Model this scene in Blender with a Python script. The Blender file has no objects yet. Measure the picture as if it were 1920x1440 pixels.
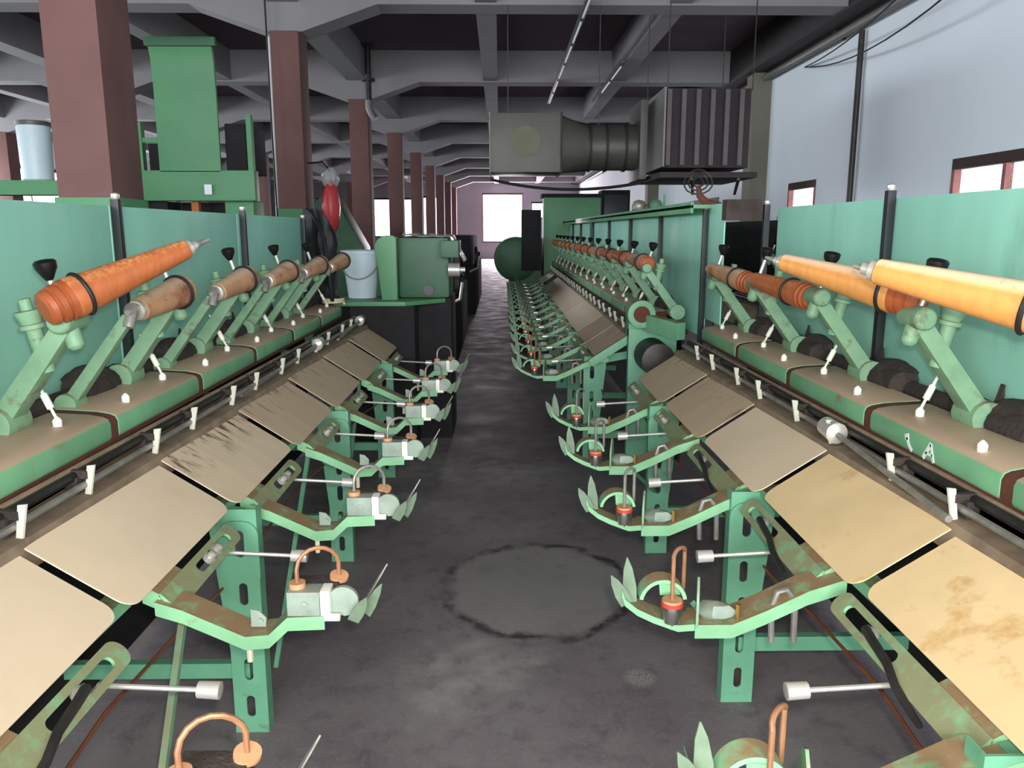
import bpy, bmesh, math, random
from mathutils import Vector, Matrix, noise
from mathutils.geometry import tessellate_polygon
random.seed(7)
SC = bpy.context.scene
COL = SC.collection
PI = math.pi

# ------------------------------------------------------------------ camera
F_PX = 1500.0
PITCH = math.atan(288 / F_PX)
YAW = math.atan(23 / F_PX)          # turned a little to the right of the aisle
CAM_H = 1.55
cam_d = bpy.data.cameras.new('camera')
cam_d.sensor_width = 36.0
cam_d.lens = 36.0 * F_PX / 1920.0
cam_d.clip_start = 0.05
cam_d.clip_end = 200
cam = bpy.data.objects.new('camera', cam_d)
COL.objects.link(cam)
cam.location = (0, 0, CAM_H)
cam.rotation_euler = (PI / 2 - PITCH, 0, -YAW)
SC.camera = cam

# ------------------------------------------------------------------ light and exposure
SC.view_settings.view_transform = 'Standard'
SC.view_settings.look = 'None'
SC.view_settings.gamma = 1.0
SC.view_settings.exposure = 0.0
SC.view_settings.use_curve_mapping = False
W = bpy.data.worlds.new('world')
SC.world = W
W.use_nodes = True
W.node_tree.nodes['Background'].inputs[0].default_value = (0.92, 0.95, 1.0, 1)
W.node_tree.nodes['Background'].inputs[1].default_value = 3.0


def area(name, loc, rot, sx, sy, power, color):
    d = bpy.data.lights.new(name, 'AREA')
    d.shape = 'RECTANGLE'
    d.size = sx
    d.size_y = sy
    d.energy = power
    d.color = color
    o = bpy.data.objects.new(name, d)
    COL.objects.link(o)
    o.location = loc
    o.rotation_euler = rot
    return o


ROOM_X0, ROOM_X1, ROOM_Y0, ROOM_Y1, SLAB = -13.0, 4.35, -5.0, 45.0, 4.55
# daylight in the window bands of the wall behind the camera and of the long wall on the other side of the hall
area('daylight_back_window', (-1.2, ROOM_Y0 - 0.05, 2.4), (PI / 2, 0, 0), 9.6, 2.4, 1150, (0.90, 0.96, 1.0))
area('daylight_side_window', (ROOM_X0 - 0.05, 14.0, 2.3), (PI / 2, 0, -PI / 2), 30, 2.0, 2000, (0.85, 0.97, 1.0))
area('daylight_end_window', (0.2, ROOM_Y1 + 0.3, 2.3), (PI / 2, 0, PI), 2.6, 2.8, 1800, (1.0, 0.88, 0.95))
# the phone's own lamp
fl = bpy.data.lights.new('phone_lamp', 'SPOT')
fl.energy = 115
fl.spot_size = math.radians(110)
fl.spot_blend = 0.7
fl.shadow_soft_size = 0.02
fl.color = (1.0, 0.93, 0.82)
flo = bpy.data.objects.new('phone_lamp', fl)
COL.objects.link(flo)
flo.location = (0.03, 0.0, CAM_H + 0.06)
flo.rotation_euler = cam.rotation_euler


# ------------------------------------------------------------------ materials
def srgb(c):
    return tuple((v / 255 / 12.92) if v / 255 <= 0.04045 else ((v / 255 + 0.055) / 1.055) ** 2.4 for v in c) + (1.0,)


MATS = {}


def mat(name, rgb, rough=0.6, metal=0.0, var=0.25, scale=6.0, dust_or_light=None, rust=None, bump=0.0, spec=None, stretch=None, trans=0.0, alpha=1.0, edge=None):
    """rgb: sRGB 0-255. dust=(rgb, amount): tone of upward faces. rust=(rgb, threshold, scale): patches."""
    m = bpy.data.materials.new(name)
    m.use_nodes = True
    nt = m.node_tree
    N, L = nt.nodes, nt.links
    b = N['Principled BSDF']
    b.inputs['Roughness'].default_value = rough
    b.inputs['Metallic'].default_value = metal
    if spec is not None:
        b.inputs['Specular IOR Level'].default_value = spec
    if trans:
        b.inputs['Transmission Weight'].default_value = trans
    if alpha < 1:
        b.inputs['Alpha'].default_value = alpha
    tc = N.new('ShaderNodeTexCoord')
    oi = N.new('ShaderNodeObjectInfo')
    vm = N.new('ShaderNodeVectorMath')
    vm.operation = 'SCALE'
    cb = N.new('ShaderNodeCombineXYZ')
    L.new(oi.outputs['Random'], cb.inputs[0])
    L.new(oi.outputs['Random'], cb.inputs[1])
    L.new(cb.outputs[0], vm.inputs[0])
    vm.inputs['Scale'].default_value = 37.0
    ad = N.new('ShaderNodeVectorMath')
    L.new(tc.outputs['Object'], ad.inputs[0])
    L.new(vm.outputs[0], ad.inputs[1])
    vec = ad.outputs[0]
    if stretch:
        mp = N.new('ShaderNodeMapping')
        mp.inputs['Scale'].default_value = stretch
        L.new(vec, mp.inputs['Vector'])
        vec = mp.outputs[0]

    def noise_n(sc, detail=5, rough_=0.6):
        n = N.new('ShaderNodeTexNoise')
        n.inputs['Scale'].default_value = sc
        n.inputs['Detail'].default_value = detail
        n.inputs['Roughness'].default_value = rough_
        L.new(vec, n.inputs['Vector'])
        return n.outputs['Fac']

    def ramp(src, a, c):
        r = N.new('ShaderNodeMapRange')
        r.inputs['From Min'].default_value = a
        r.inputs['From Max'].default_value = c
        L.new(src, r.inputs['Value'])
        return r.outputs[0]

    def mix(fac, c1, c2):
        x = N.new('ShaderNodeMix')
        x.data_type = 'RGBA'
        if isinstance(fac, float):
            x.inputs['Factor'].default_value = fac
        else:
            L.new(fac, x.inputs['Factor'])
        for sock, c in ((x.inputs['A'], c1), (x.inputs['B'], c2)):
            if isinstance(c, tuple):
                sock.default_value = c
            else:
                L.new(c, sock)
        return x.outputs['Result']

    c = srgb(rgb)
    lo = tuple(max(0, v * (1 - var)) for v in c[:3]) + (1,)
    hi = tuple(min(1, v * (1 + var * 0.8)) for v in c[:3]) + (1,)
    n1 = noise_n(scale)
    out = mix(ramp(n1, 0.3, 0.7), lo, hi)
    if rust:
        rm = ramp(noise_n(rust[2], 6, 0.65), rust[1], rust[1] + 0.12)
        if edge:        # stains gather towards one edge of the sheet
            se = N.new('ShaderNodeSeparateXYZ')
            L.new(tc.outputs['Object'], se.inputs[0])
            ab = N.new('ShaderNodeMath')
            ab.operation = 'ABSOLUTE'
            L.new(se.outputs[0], ab.inputs[0])
            mm = N.new('ShaderNodeMath')
            mm.operation = 'MULTIPLY'
            L.new(ramp(ab.outputs[0], *edge), mm.inputs[0])
            L.new(rm, mm.inputs[1])
            rm = mm.outputs[0]
        out = mix(rm, out, srgb(rust[0]))
    if dust_or_light:
        g = N.new('ShaderNodeNewGeometry')
        s = N.new('ShaderNodeSeparateXYZ')
        L.new(g.outputs['Normal'], s.inputs[0])
        up = ramp(s.outputs['Z'], 0.45, 0.85)
        m1 = N.new('ShaderNodeMath')
        m1.operation = 'MULTIPLY'
        L.new(up, m1.inputs[0])
        L.new(ramp(noise_n(scale * 1.7), 0.62 - dust_or_light[1] * 0.5, 0.75 - dust_or_light[1] * 0.35), m1.inputs[1])
        out = mix(m1.outputs[0], out, srgb(dust_or_light[0]))
    L.new(out, b.inputs['Base Color'])
    if bump:
        bp = N.new('ShaderNodeBump')
        bp.inputs['Strength'].default_value = bump
        bp.inputs['Distance'].default_value = 0.01
        L.new(noise_n(scale * 4), bp.inputs['Height'])
        L.new(bp.outputs[0], b.inputs['Normal'])
    MATS[name] = m
    return m


DUST = (128, 104, 80)
mat('panel_green', (150, 212, 190), 0.5, var=0.10, scale=3, rust=((134, 188, 166), 0.60, 2.5), stretch=(1, 1, 0.35))
mat('machine_green', (116, 172, 134), 0.5, var=0.12, scale=9, dust_or_light=(DUST, 0.55), rust=((96, 104, 76), 0.62, 14))
mat('arm_green', (124, 162, 128), 0.55, var=0.18, scale=12, dust_or_light=((140, 128, 98), 0.5), rust=((104, 98, 76), 0.57, 12))
mat('leg_green', (104, 164, 130), 0.5, var=0.14, scale=8, rust=((84, 122, 98), 0.60, 10))
mat('bright_green', (134, 188, 142), 0.45, var=0.14, scale=12, dust_or_light=((150, 124, 92), 0.72), rust=((128, 134, 92), 0.64, 18))
mat('cover_green', (116, 172, 130), 0.5, var=0.14, scale=5, dust_or_light=((198, 166, 140), 1.25), rust=((128, 108, 80), 0.60, 6))
mat('dust_brown', (98, 80, 66), 0.9, var=0.35, scale=14, bump=0.5)
mat('rust_brown', (92, 50, 36), 0.85, var=0.3, scale=12, bump=0.3)
mat('dark_dust', (62, 52, 48), 0.9, var=0.45, scale=16, bump=0.8)
mat('rail_dust', (136, 118, 98), 0.8, var=0.35, scale=10, rust=((110, 72, 46), 0.62, 7))
mat('tray_tan', (232, 210, 180), 0.42, var=0.06, scale=4, rust=((150, 110, 74), 0.70, 5.5))
mat('tray_stained', (226, 204, 174), 0.45, var=0.07, scale=4, rust=((92, 62, 46), 0.50, 9), stretch=(0.8, 2.6, 1), edge=(0.10, 0.18))
mat('tray_yellow', (240, 210, 160), 0.40, var=0.10, scale=4, rust=((206, 156, 88), 0.56, 4.5))
mat('tray_grey', (206, 182, 152), 0.5, var=0.08, scale=4, rust=((110, 76, 54), 0.55, 9), stretch=(0.8, 2.4, 1), edge=(0.09, 0.2))
mat('steel', (206, 202, 192), 0.32, 0.55, var=0.15, scale=20)
mat('dull_steel', (150, 146, 138), 0.45, 0.4, var=0.25, scale=20)
mat('chrome', (236, 230, 220), 0.25, 0.55, var=0.05)
mat('cup_steel', (170, 166, 156), 0.22, 0.9, var=0.1, scale=20)
mat('dark_steel', (62, 58, 56), 0.5, 0.6, var=0.3, scale=16)
mat('copper', (150, 84, 58), 0.5, 0.4, var=0.25, scale=16)
mat('rusty_wire', (168, 120, 88), 0.5, 0.35, var=0.3, scale=18)
mat('black', (20, 19, 20), 0.35, var=0.2)
mat('black_rubber', (22, 22, 26), 0.6, var=0.3)
mat('black_plastic_film', (16, 16, 18), 0.6, var=0.3, scale=5)
mat('post_black', (38, 40, 42), 0.45, 0.3, var=0.3, scale=10)
mat('ceramic', (250, 246, 232), 0.3, var=0.03)
mat('white_paint', (232, 240, 232), 0.5, var=0.03)
mat('cream_plastic', (225, 214, 180), 0.5, var=0.1)
mat('washer_orange', (206, 150, 110), 0.6, var=0.12, scale=30)
mat('red_ring', (196, 66, 52), 0.5, var=0.1)
mat('brass', (190, 150, 80), 0.3, 0.8, var=0.1)
mat('tension_grey', (150, 164, 150), 0.5, 0.15, var=0.2, scale=18, dust_or_light=((168, 158, 136), 0.35))
mat('finger_green', (112, 132, 108), 0.55, var=0.2, scale=20)
mat('tab_white', (214, 212, 196), 0.45, var=0.12, scale=30)
mat('wood_orange', (174, 98, 56), 0.42, var=0.18, scale=10, stretch=(6, 6, 1), dust_or_light=((206, 142, 90), 0.4))
mat('wood_yellow', (212, 146, 78), 0.38, var=0.12, scale=8, stretch=(6, 6, 1), dust_or_light=((240, 206, 168), 0.9))  # pale tops mix real dust with lamp light painted into the colour
mat('wood_dusty', (172, 130, 96), 0.65, var=0.2, scale=12, rust=((126, 78, 54), 0.52, 8), dust_or_light=((190, 164, 136), 0.7))
mat('wood_base', (160, 82, 44), 0.5, var=0.2, scale=14)
mat('column_brown', (112, 78, 74), 0.75, var=0.12, scale=2.5, bump=0.15)
mat('ceiling_paint', (142, 138, 140), 0.85, var=0.10, scale=1.2)
mat('slab_paint', (104, 88, 98), 0.9, var=0.15, scale=1.0)
mat('wall_white', (238, 243, 252), 0.8, var=0.03, scale=0.6)
mat('wall_grey', (150, 146, 152), 0.85, var=0.08, scale=0.6)
mat('pier_grey', (122, 118, 104), 0.8, var=0.1, scale=2)
mat('frame_dark', (58, 36, 34), 0.7, var=0.2)
mat('frame_rust', (150, 96, 90), 0.7, var=0.3, scale=12)
mat('hood_green', (84, 142, 98), 0.5, var=0.10, scale=2.5, dust_or_light=((98, 116, 82), 0.3))
mat('dark_green', (46, 92, 62), 0.5, var=0.18, scale=5)
mat('duct_grey', (82, 80, 74), 0.5, 0.3, var=0.16, scale=3)
mat('duct_pale', (116, 114, 110), 0.5, 0.2, var=0.12, scale=3)
mat('fin_grey', (104, 92, 96), 0.6, var=0.15, scale=4)
mat('port_olive', (98, 98, 76), 0.6, var=0.12)
mat('duct_dark', (46, 38, 40), 0.7, 0.1, var=0.2, scale=4)
mat('bucket_white', (190, 206, 212), 0.45, var=0.06, scale=6)
mat('red_sack', (196, 62, 66), 0.4, var=0.2, scale=10)
mat('clear_film', (214, 220, 222), 0.25, var=0.1, scale=8, alpha=0.35)
mat('tube_white', (226, 230, 226), 0.4, var=0.03)
mat('paper', (236, 240, 244), 0.7, var=0.02)
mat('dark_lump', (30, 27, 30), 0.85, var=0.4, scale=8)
mat('orange_paint', (176, 104, 48), 0.6, var=0.15)


def floor_material():
    m = bpy.data.materials.new('concrete_floor')
    m.use_nodes = True
    nt = m.node_tree
    N, L = nt.nodes, nt.links
    b = N['Principled BSDF']
    g = N.new('ShaderNodeNewGeometry')

    def math_(op, a, c=None):
        x = N.new('ShaderNodeMath')
        x.operation = op
        for i, v in enumerate((a, c)):
            if v is None:
                continue
            if isinstance(v, (int, float)):
                x.inputs[i].default_value = v
            else:
                L.new(v, x.inputs[i])
        return x.outputs[0]

    def noi(sc, det=6, ro=0.6):
        n = N.new('ShaderNodeTexNoise')
        n.inputs['Scale'].default_value = sc
        n.inputs['Detail'].default_value = det
        n.inputs['Roughness'].default_value = ro
        L.new(g.outputs['Position'], n.inputs['Vector'])
        return n.outputs['Fac']

    def rng(src, a, c, lo=0.0, hi=1.0):
        r = N.new('ShaderNodeMapRange')
        r.inputs['From Min'].default_value = a
        r.inputs['From Max'].default_value = c
        r.inputs['To Min'].default_value = lo
        r.inputs['To Max'].default_value = hi
        L.new(src, r.inputs['Value'])
        return r.outputs[0]

    def mix(f, a, c):
        x = N.new('ShaderNodeMix')
        x.data_type = 'RGBA'
        L.new(f, x.inputs['Factor'])
        for s, v in ((x.inputs['A'], a), (x.inputs['B'], c)):
            if isinstance(v, tuple):
                s.default_value = v
            else:
                L.new(v, s)
        return x.outputs['Result']

    sp = N.new('ShaderNodeSeparateXYZ')
    L.new(g.outputs['Position'], sp.inputs[0])

    def dist(cx, cy, sx=1.0, sy=1.0):
        dx = math_('MULTIPLY', math_('SUBTRACT', sp.outputs[0], cx), sx)
        dy = math_('MULTIPLY', math_('SUBTRACT', sp.outputs[1], cy), sy)
        return math_('SQRT', math_('ADD', math_('MULTIPLY', dx, dx), math_('MULTIPLY', dy, dy)))

    base = mix(rng(noi(1.6), 0.3, 0.7), srgb((104, 94, 99)), srgb((138, 130, 131)))
    base = mix(rng(noi(9), 0.52, 0.7, 0, 0.5), base, srgb((76, 64, 70)))
    base = mix(rng(noi(60, 2), 0.5, 0.75, 0, 0.35), base, srgb((150, 142, 138)))
    # spilled drum ring, a dark broken circle with a paler dry middle
    wob = rng(noi(5), 0.3, 0.7, -0.035, 0.035)
    d = math_('ADD', dist(0.17, 3.32, 1.0, 0.88), wob)
    inside = rng(d, 0.36, 0.42, 1, 0)
    base = mix(math_('MULTIPLY', inside, 0.35), base, srgb((166, 168, 160)))
    band = math_('SUBTRACT', 1.0, rng(math_('ABSOLUTE', math_('SUBTRACT', d, 0.41)), 0.006, 0.035))
    band = math_('MULTIPLY', band, rng(noi(7), 0.42, 0.56, 0.15, 0.85))
    base = mix(band, base, srgb((34, 26, 30)))
    # worn pale patches in the aisle
    for cx, cy, r in ((-0.46, 5.1, 0.42), (-0.52, 4.3, 0.28), (0.1, 5.0, 0.3), (-0.1, 2.6, 0.35)):
        dd = math_('ADD', dist(cx, cy), rng(noi(3.2), 0.3, 0.7, -0.25, 0.25))
        base = mix(math_('MULTIPLY', rng(dd, r * 0.3, r, 1, 0), rng(noi(8), 0.35, 0.65, 0.1, 0.55)), base, srgb((180, 176, 172)))
    # a small speckle of lint
    sd = dist(0.49, 2.57)
    base = mix(math_('MULTIPLY', rng(sd, 0.04, 0.065, 1, 0), rng(noi(260, 1), 0.52, 0.6)), base, srgb((190, 196, 186)))
    L.new(base, b.inputs['Base Color'])
    L.new(rng(noi(3), 0.3, 0.7, 0.58, 0.85), b.inputs['Roughness'])
    bp = N.new('ShaderNodeBump')
    bp.inputs['Strength'].default_value = 0.05
    bp.inputs['Distance'].default_value = 0.01
    L.new(noi(30), bp.inputs['Height'])
    L.new(bp.outputs[0], b.inputs['Normal'])
    return m


MATS['concrete_floor'] = floor_material()


# ------------------------------------------------------------------ mesh helpers
class MB:
    def __init__(self):
        self.v = []
        self.f = []

    def add(self, vs, fs):
        o = len(self.v)
        self.v += [tuple(p) for p in vs]
        self.f += [tuple(i + o for i in f) for f in fs]
        return self

    def box(self, x0, x1, y0, y1, z0, z1):
        vs = [(x, y, z) for x in (x0, x1) for y in (y0, y1) for z in (z0, z1)]
        return self.add(vs, [(0, 1, 3, 2), (4, 6, 7, 5), (0, 4, 5, 1), (2, 3, 7, 6), (0, 2, 6, 4), (1, 5, 7, 3)])

    def bar(self, p, q, w, h, side=(0, 1, 0), w2=None, h2=None):
        """a straight bar from p to q; w along 'side', h across both"""
        p, q = Vector(p), Vector(q)
        d = (q - p).normalized()
        s = Vector(side)
        s = (s - d * s.dot(d)).normalized()
        u = d.cross(s)
        w2 = w if w2 is None else w2
        h2 = h if h2 is None else h2
        vs = []
        for c, a, b_ in ((p, w, h), (q, w2, h2)):
            for i, j in ((-1, -1), (1, -1), (1, 1), (-1, 1)):
                vs.append(c + s * (a / 2 * i) + u * (b_ / 2 * j))
        return self.add(vs, [(3, 2, 1, 0), (4, 5, 6, 7)] + [(i, (i + 1) % 4, 4 + (i + 1) % 4, 4 + i) for i in range(4)])

    def tube(self, pts, r, n=8, closed=False):
        pts = [Vector(p) for p in pts]
        m = len(pts)
        rs = r if isinstance(r, (list, tuple)) else [r] * m
        up = None
        rings = []
        for i, p in enumerate(pts):
            a = pts[(i - 1) % m] if (closed or i) else p
            b_ = pts[(i + 1) % m] if (closed or i < m - 1) else p
            t = (b_ - a).normalized()
            if up is None:
                up = Vector((0, 0, 1)) if abs(t.z) < 0.9 else Vector((1, 0, 0))
            up = (up - t * up.dot(t))
            up = up.normalized() if up.length > 1e-6 else t.orthogonal().normalized()
            sd = t.cross(up)
            rings.append([p + (up * math.cos(2 * PI * k / n) + sd * math.sin(2 * PI * k / n)) * rs[i] for k in range(n)])
        vs = [v for ring in rings for v in ring]
        fs = []
        for i in range(m if closed else m - 1):
            j = (i + 1) % m
            fs += [(i * n + k, i * n + (k + 1) % n, j * n + (k + 1) % n, j * n + k) for k in range(n)]
        if not closed:
            fs += [tuple(range(n - 1, -1, -1)), tuple((m - 1) * n + k for k in range(n))]
        return self.add(vs, fs)

    def lathe(self, p, axis, prof, n=20):
        """prof: [(distance along axis from p, radius)...]"""
        p, a = Vector(p), Vector(axis).normalized()
        u = a.orthogonal().normalized()
        w = a.cross(u)
        vs = []
        for t, r in prof:
            r = max(r, 1e-4)
            vs += [p + a * t + (u * math.cos(2 * PI * k / n) + w * math.sin(2 * PI * k / n)) * r for k in range(n)]
        m = len(prof)
        fs = [(i * n + k, i * n + (k + 1) % n, (i + 1) * n + (k + 1) % n, (i + 1) * n + k) for i in range(m - 1) for k in range(n)]
        fs += [tuple(range(n - 1, -1, -1)), tuple((m - 1) * n + k for k in range(n))]
        return self.add(vs, fs)

    def cyl(self, p, q, r, n=14):
        d = Vector(q) - Vector(p)
        return self.lathe(p, d, [(0, r), (d.length, r)], n)

    def plate(self, outer, holes, O, U, V, th):
        """2-D outline with holes in the frame (O, U, V), given a thickness along U x V (centred)"""
        O, U, V = Vector(O), Vector(U).normalized(), Vector(V).normalized()
        Nn = U.cross(V).normalized()
        loops = [list(outer)] + [list(h) for h in holes]
        tri = tessellate_polygon([[Vector((a, b_, 0)) for a, b_ in lp] for lp in loops])
        flat = [p for lp in loops for p in lp]
        n = len(flat)
        vs = [O + U * a + V * b_ + Nn * (th / 2) for a, b_ in flat] + [O + U * a + V * b_ - Nn * (th / 2) for a, b_ in flat]
        fs = [tuple(t) for t in tri] + [tuple(n + i for i in reversed(t)) for t in tri]
        o = 0
        for lp in loops:
            k = len(lp)
            fs += [(o + i, o + (i + 1) % k, n + o + (i + 1) % k, n + o + i) for i in range(k)]
            o += k
        return self.add(vs, fs)

    def prism(self, poly, off):
        """3-D outline extruded by a vector"""
        off = Vector(off)
        n = len(poly)
        vs = [Vector(p) for p in poly] + [Vector(p) + off for p in poly]
        return self.add(vs, [tuple(range(n)), tuple(range(2 * n - 1, n - 1, -1))] + [(i, (i + 1) % n, n + (i + 1) % n, n + i) for i in range(n)])

    def mesh(self, name, material, sx=1, bevel=0.0, smooth=40):
        me = bpy.data.meshes.new(name)
        me.from_pydata([(x * sx, y, z) for x, y, z in self.v], [], self.f)
        bm = bmesh.new()
        bm.from_mesh(me)
        bmesh.ops.recalc_face_normals(bm, faces=bm.faces)
        if bevel:
            ed = [e for e in bm.edges if len(e.link_faces) == 2 and e.calc_face_angle(0) > 0.6]
            bmesh.ops.bevel(bm, geom=ed, offset=bevel, segments=2, affect='EDGES', clamp_overlap=True, profile=0.7)
        bm.to_mesh(me)
        bm.free()
        me.materials.append(MATS[material])
        if smooth:
            for p in me.polygons:
                p.use_smooth = True
            me.set_sharp_from_angle(angle=math.radians(smooth))
        return me


def rrect(a0, a1, b0, b1, r, n=5, corners=(1, 1, 1, 1)):
    """rounded rectangle outline; corner order: (a1,b1) (a0,b1) (a0,b0) (a1,b0)"""
    out = []
    for i, (ca, cb, st) in enumerate(((a1, b1, 0), (a0, b1, 90), (a0, b0, 180), (a1, b0, 270))):
        rr = r * corners[i] + 0.002 * (1 - corners[i])
        sa, sb = (1 if ca == a1 else -1), (1 if cb == b1 else -1)
        for k in range(n + 1):
            t = math.radians(st + 90 * k / n)
            out.append((ca - sa * rr + rr * math.cos(t), cb - sb * rr + rr * math.sin(t)))
    return out


def slot(ca, cb, la, lb):
    r = min(la, lb) / 2 * 0.999
    return rrect(ca - la / 2, ca + la / 2, cb - lb / 2, cb + lb / 2, r, 4)


def obj(name, me, parent=None, loc=(0, 0, 0), rot=None):
    o = bpy.data.objects.new(name, me)
    COL.objects.link(o)
    o.parent = parent
    o.location = loc
    if rot:
        o.rotation_euler = rot
    return o


def tag(o, label, cat, group=None):
    o['label'] = label
    o['category'] = cat
    if group:
        o['group'] = group
    return o


def struct(o):
    o['kind'] = 'structure'
    return o


def empty(name, loc, label=None, cat=None, group=None, kind=None):
    o = bpy.data.objects.new(name, None)
    COL.objects.link(o)
    o.location = loc
    o.empty_display_size = 0.2
    if label:
        tag(o, label, cat, group)
    if kind:
        o['kind'] = kind
    return o


def B(*a):
    return MB().box(*a)


def arc(cx, cz, r, a0, a1, n):
    return [(cx + r * math.cos(math.radians(a0 + (a1 - a0) * k / n)), cz + r * math.sin(math.radians(a0 + (a1 - a0) * k / n))) for k in range(n + 1)]


# ------------------------------------------------------------------ the hall
struct(obj('floor', B(ROOM_X0, ROOM_X1, ROOM_Y0, ROOM_Y1, -0.2, 0).mesh('floor', 'concrete_floor', smooth=0)))

ceiling = struct(obj('ceiling', B(ROOM_X0, ROOM_X1, ROOM_Y0, ROOM_Y1, SLAB, SLAB + 0.2).mesh('ceiling', 'slab_paint', smooth=0)))
BAY = 4.78
COL_Y = [4.85 + BAY * k for k in range(0, 9)]
COL_XC = [-2.42, -6.92, -11.42]
SOFFIT, CAP = 4.04, 3.75


def cross_beam(y):
    # soffit outline with a haunch at each column
    lo = [(ROOM_X0, SOFFIT)]
    for xc in sorted(COL_XC):
        lo += [(xc - 1.05, SOFFIT), (xc - 0.2, CAP), (xc + 0.2, CAP), (xc + 1.05, SOFFIT)]
    lo += [(ROOM_X1, SOFFIT), (ROOM_X1, SLAB + 0.01), (ROOM_X0, SLAB + 0.01)]
    mb = MB()
    mb.plate(lo, [], (0, y, 0), (1, 0, 0), (0, 0, 1), 0.40)
    return mb


for y in [COL_Y[0] - BAY] + COL_Y:
    obj('beam', cross_beam(y + 0.2).mesh('beam', 'ceiling_paint', smooth=0), ceiling)
for xc, w in ((-11.42, .34), (-9.17, .24), (-6.92, .34), (-4.67, .24), (-2.42, .34), (-0.15, .24), (2.05, .24), (4.15, .40)):
    obj('beam', B(xc - w / 2, xc + w / 2, ROOM_Y0, ROOM_Y1, SOFFIT + (0.02 if w != .40 else -0.03), SLAB + 0.01).mesh('beam', 'ceiling_paint' if w != .40 else 'duct_dark', smooth=0), ceiling)

for xi, xc in enumerate(COL_XC):
    for yi, y in enumerate(COL_Y):
        c = struct(obj('column', B(-.16, .16, -.21, .21, 0, CAP + 0.01).mesh('column', 'column_brown', bevel=0.012), None, (xc, y + 0.2, 0)))
        if xi == 0 and yi < 2:
            obj('painted_base', B(-.175, .175, -.225, .225, 0, 1.74 if yi == 0 else 1.80).mesh('painted_base', 'hood_green', bevel=0.006), c)


# walls with real openings: built from strips round each opening
def wall(name, axis, pos, t, a0, a1, z1, holes, material):
    """axis 'x': wall plane at x=pos, a runs along y; axis 'y': plane at y=pos, a runs along x. holes: (a0, a1, z0, z1)"""
    mb = MB()

    def put(b0, b1, c0, c1):
        if b1 - b0 < 1e-4 or c1 - c0 < 1e-4:
            return
        if axis == 'x':
            mb.box(pos, pos + t, b0, b1, c0, c1)
        else:
            mb.box(b0, b1, pos, pos + t, c0, c1)
    cur = a0
    for h0, h1, g0, g1 in sorted(holes):
        put(cur, h0, 0, z1)
        put(h0, h1, 0, g0)
        put(h0, h1, g1, z1)
        cur = h1
    put(cur, a1, 0, z1)
    return struct(obj(name, mb.mesh(name, material, smooth=0)))


R_HOLES = [(5.4, 7.86, 1.25, 2.22), (11.25, 12.3, 1.25, 2.24), (16.2, 18.6, 1.3, 2.2), (24, 26, 1.3, 2.2)]
wall('wall_right', 'x', ROOM_X1, 0.25, ROOM_Y0, ROOM_Y1, SLAB, R_HOLES, 'wall_white')
FAR_HOLES = [(-0.95, 1.3, 0.9, 3.55), (-10.0, -8.9, 1.2, 3.3), (-6.9, -6.0, 1.2, 3.3), (-5.55, -4.75, 1.2, 3.3), (-4.2, -3.4, 1.2, 3.4), (1.75, 2.6, 2.2, 3.1)]
wall('wall_far', 'y', ROOM_Y1, 0.25, ROOM_X0, ROOM_X1, SLAB, FAR_HOLES, 'wall_grey')
wall('wall_left', 'x', ROOM_X0 - 0.25, 0.25, ROOM_Y0, ROOM_Y1, SLAB, [(-1, 29, 1.3, 3.3)], 'wall_white')
wall('wall_back', 'y', ROOM_Y0 - 0.25, 0.25, ROOM_X0, ROOM_X1, SLAB, [(-6.0, 3.6, 1.2, 3.6)], 'wall_white')


def window_frame(idx, axis, pos, a0, a1, z0, z1, nm, frame_m='frame_dark', th=0.05, head=0.10):
    w = empty('window_%d' % idx, (pos if axis == 'x' else (a0 + a1) / 2, (a0 + a1) / 2 if axis == 'x' else pos, z0), kind='structure')

    def piece(n, b0, b1, c0, c1, m):
        L0 = w.location
        if axis == 'x':
            bb = B(-0.02, 0.05, b0 - L0.y, b1 - L0.y, c0 - L0.z, c1 - L0.z)
        else:
            bb = B(b0 - L0.x, b1 - L0.x, -0.02, 0.05, c0 - L0.z, c1 - L0.z)
        obj(n, bb.mesh(n, m, smooth=0), w)
    piece('head', a0, a1, z1 - head, z1, frame_m)
    piece('sill', a0, a1, z0, z0 + th, frame_m)
    piece('jamb', a0, a0 + th, z0, z1 - head, 'frame_rust')
    piece('jamb', a1 - th, a1, z0, z1 - head, 'frame_rust')
    for k in range(1, nm + 1):
        a = a0 + (a1 - a0) * k / (nm + 1)
        piece('mullion', a - th / 2, a + th / 2, z0, z1 - head, 'frame_rust')
    return w


window_frame(1, 'x', ROOM_X1 + 0.01, 5.4, 7.86, 1.25, 2.22, 2)
window_frame(2, 'x', ROOM_X1 + 0.01, 11.25, 12.3, 1.25, 2.24, 0)
window_frame(3, 'x', ROOM_X1 + 0.01, 16.2, 18.6, 1.3, 2.2, 2)
window_frame(4, 'y', ROOM_Y1 + 0.02, -0.95, 1.3, 0.9, 3.55, 0, th=0.06, head=0.08)
for i, (a0, a1, z0, z1) in enumerate(FAR_HOLES[1:]):
    window_frame(5 + i, 'y', ROOM_Y1 + 0.02, a0, a1, z0, z1, 0)
window_frame(10, 'x', ROOM_X0 - 0.03, -1, 29, 1.3, 3.3, 14)
window_frame(11, 'y', ROOM_Y0 - 0.03, -6.0, 3.6, 1.2, 3.6, 5)

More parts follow.
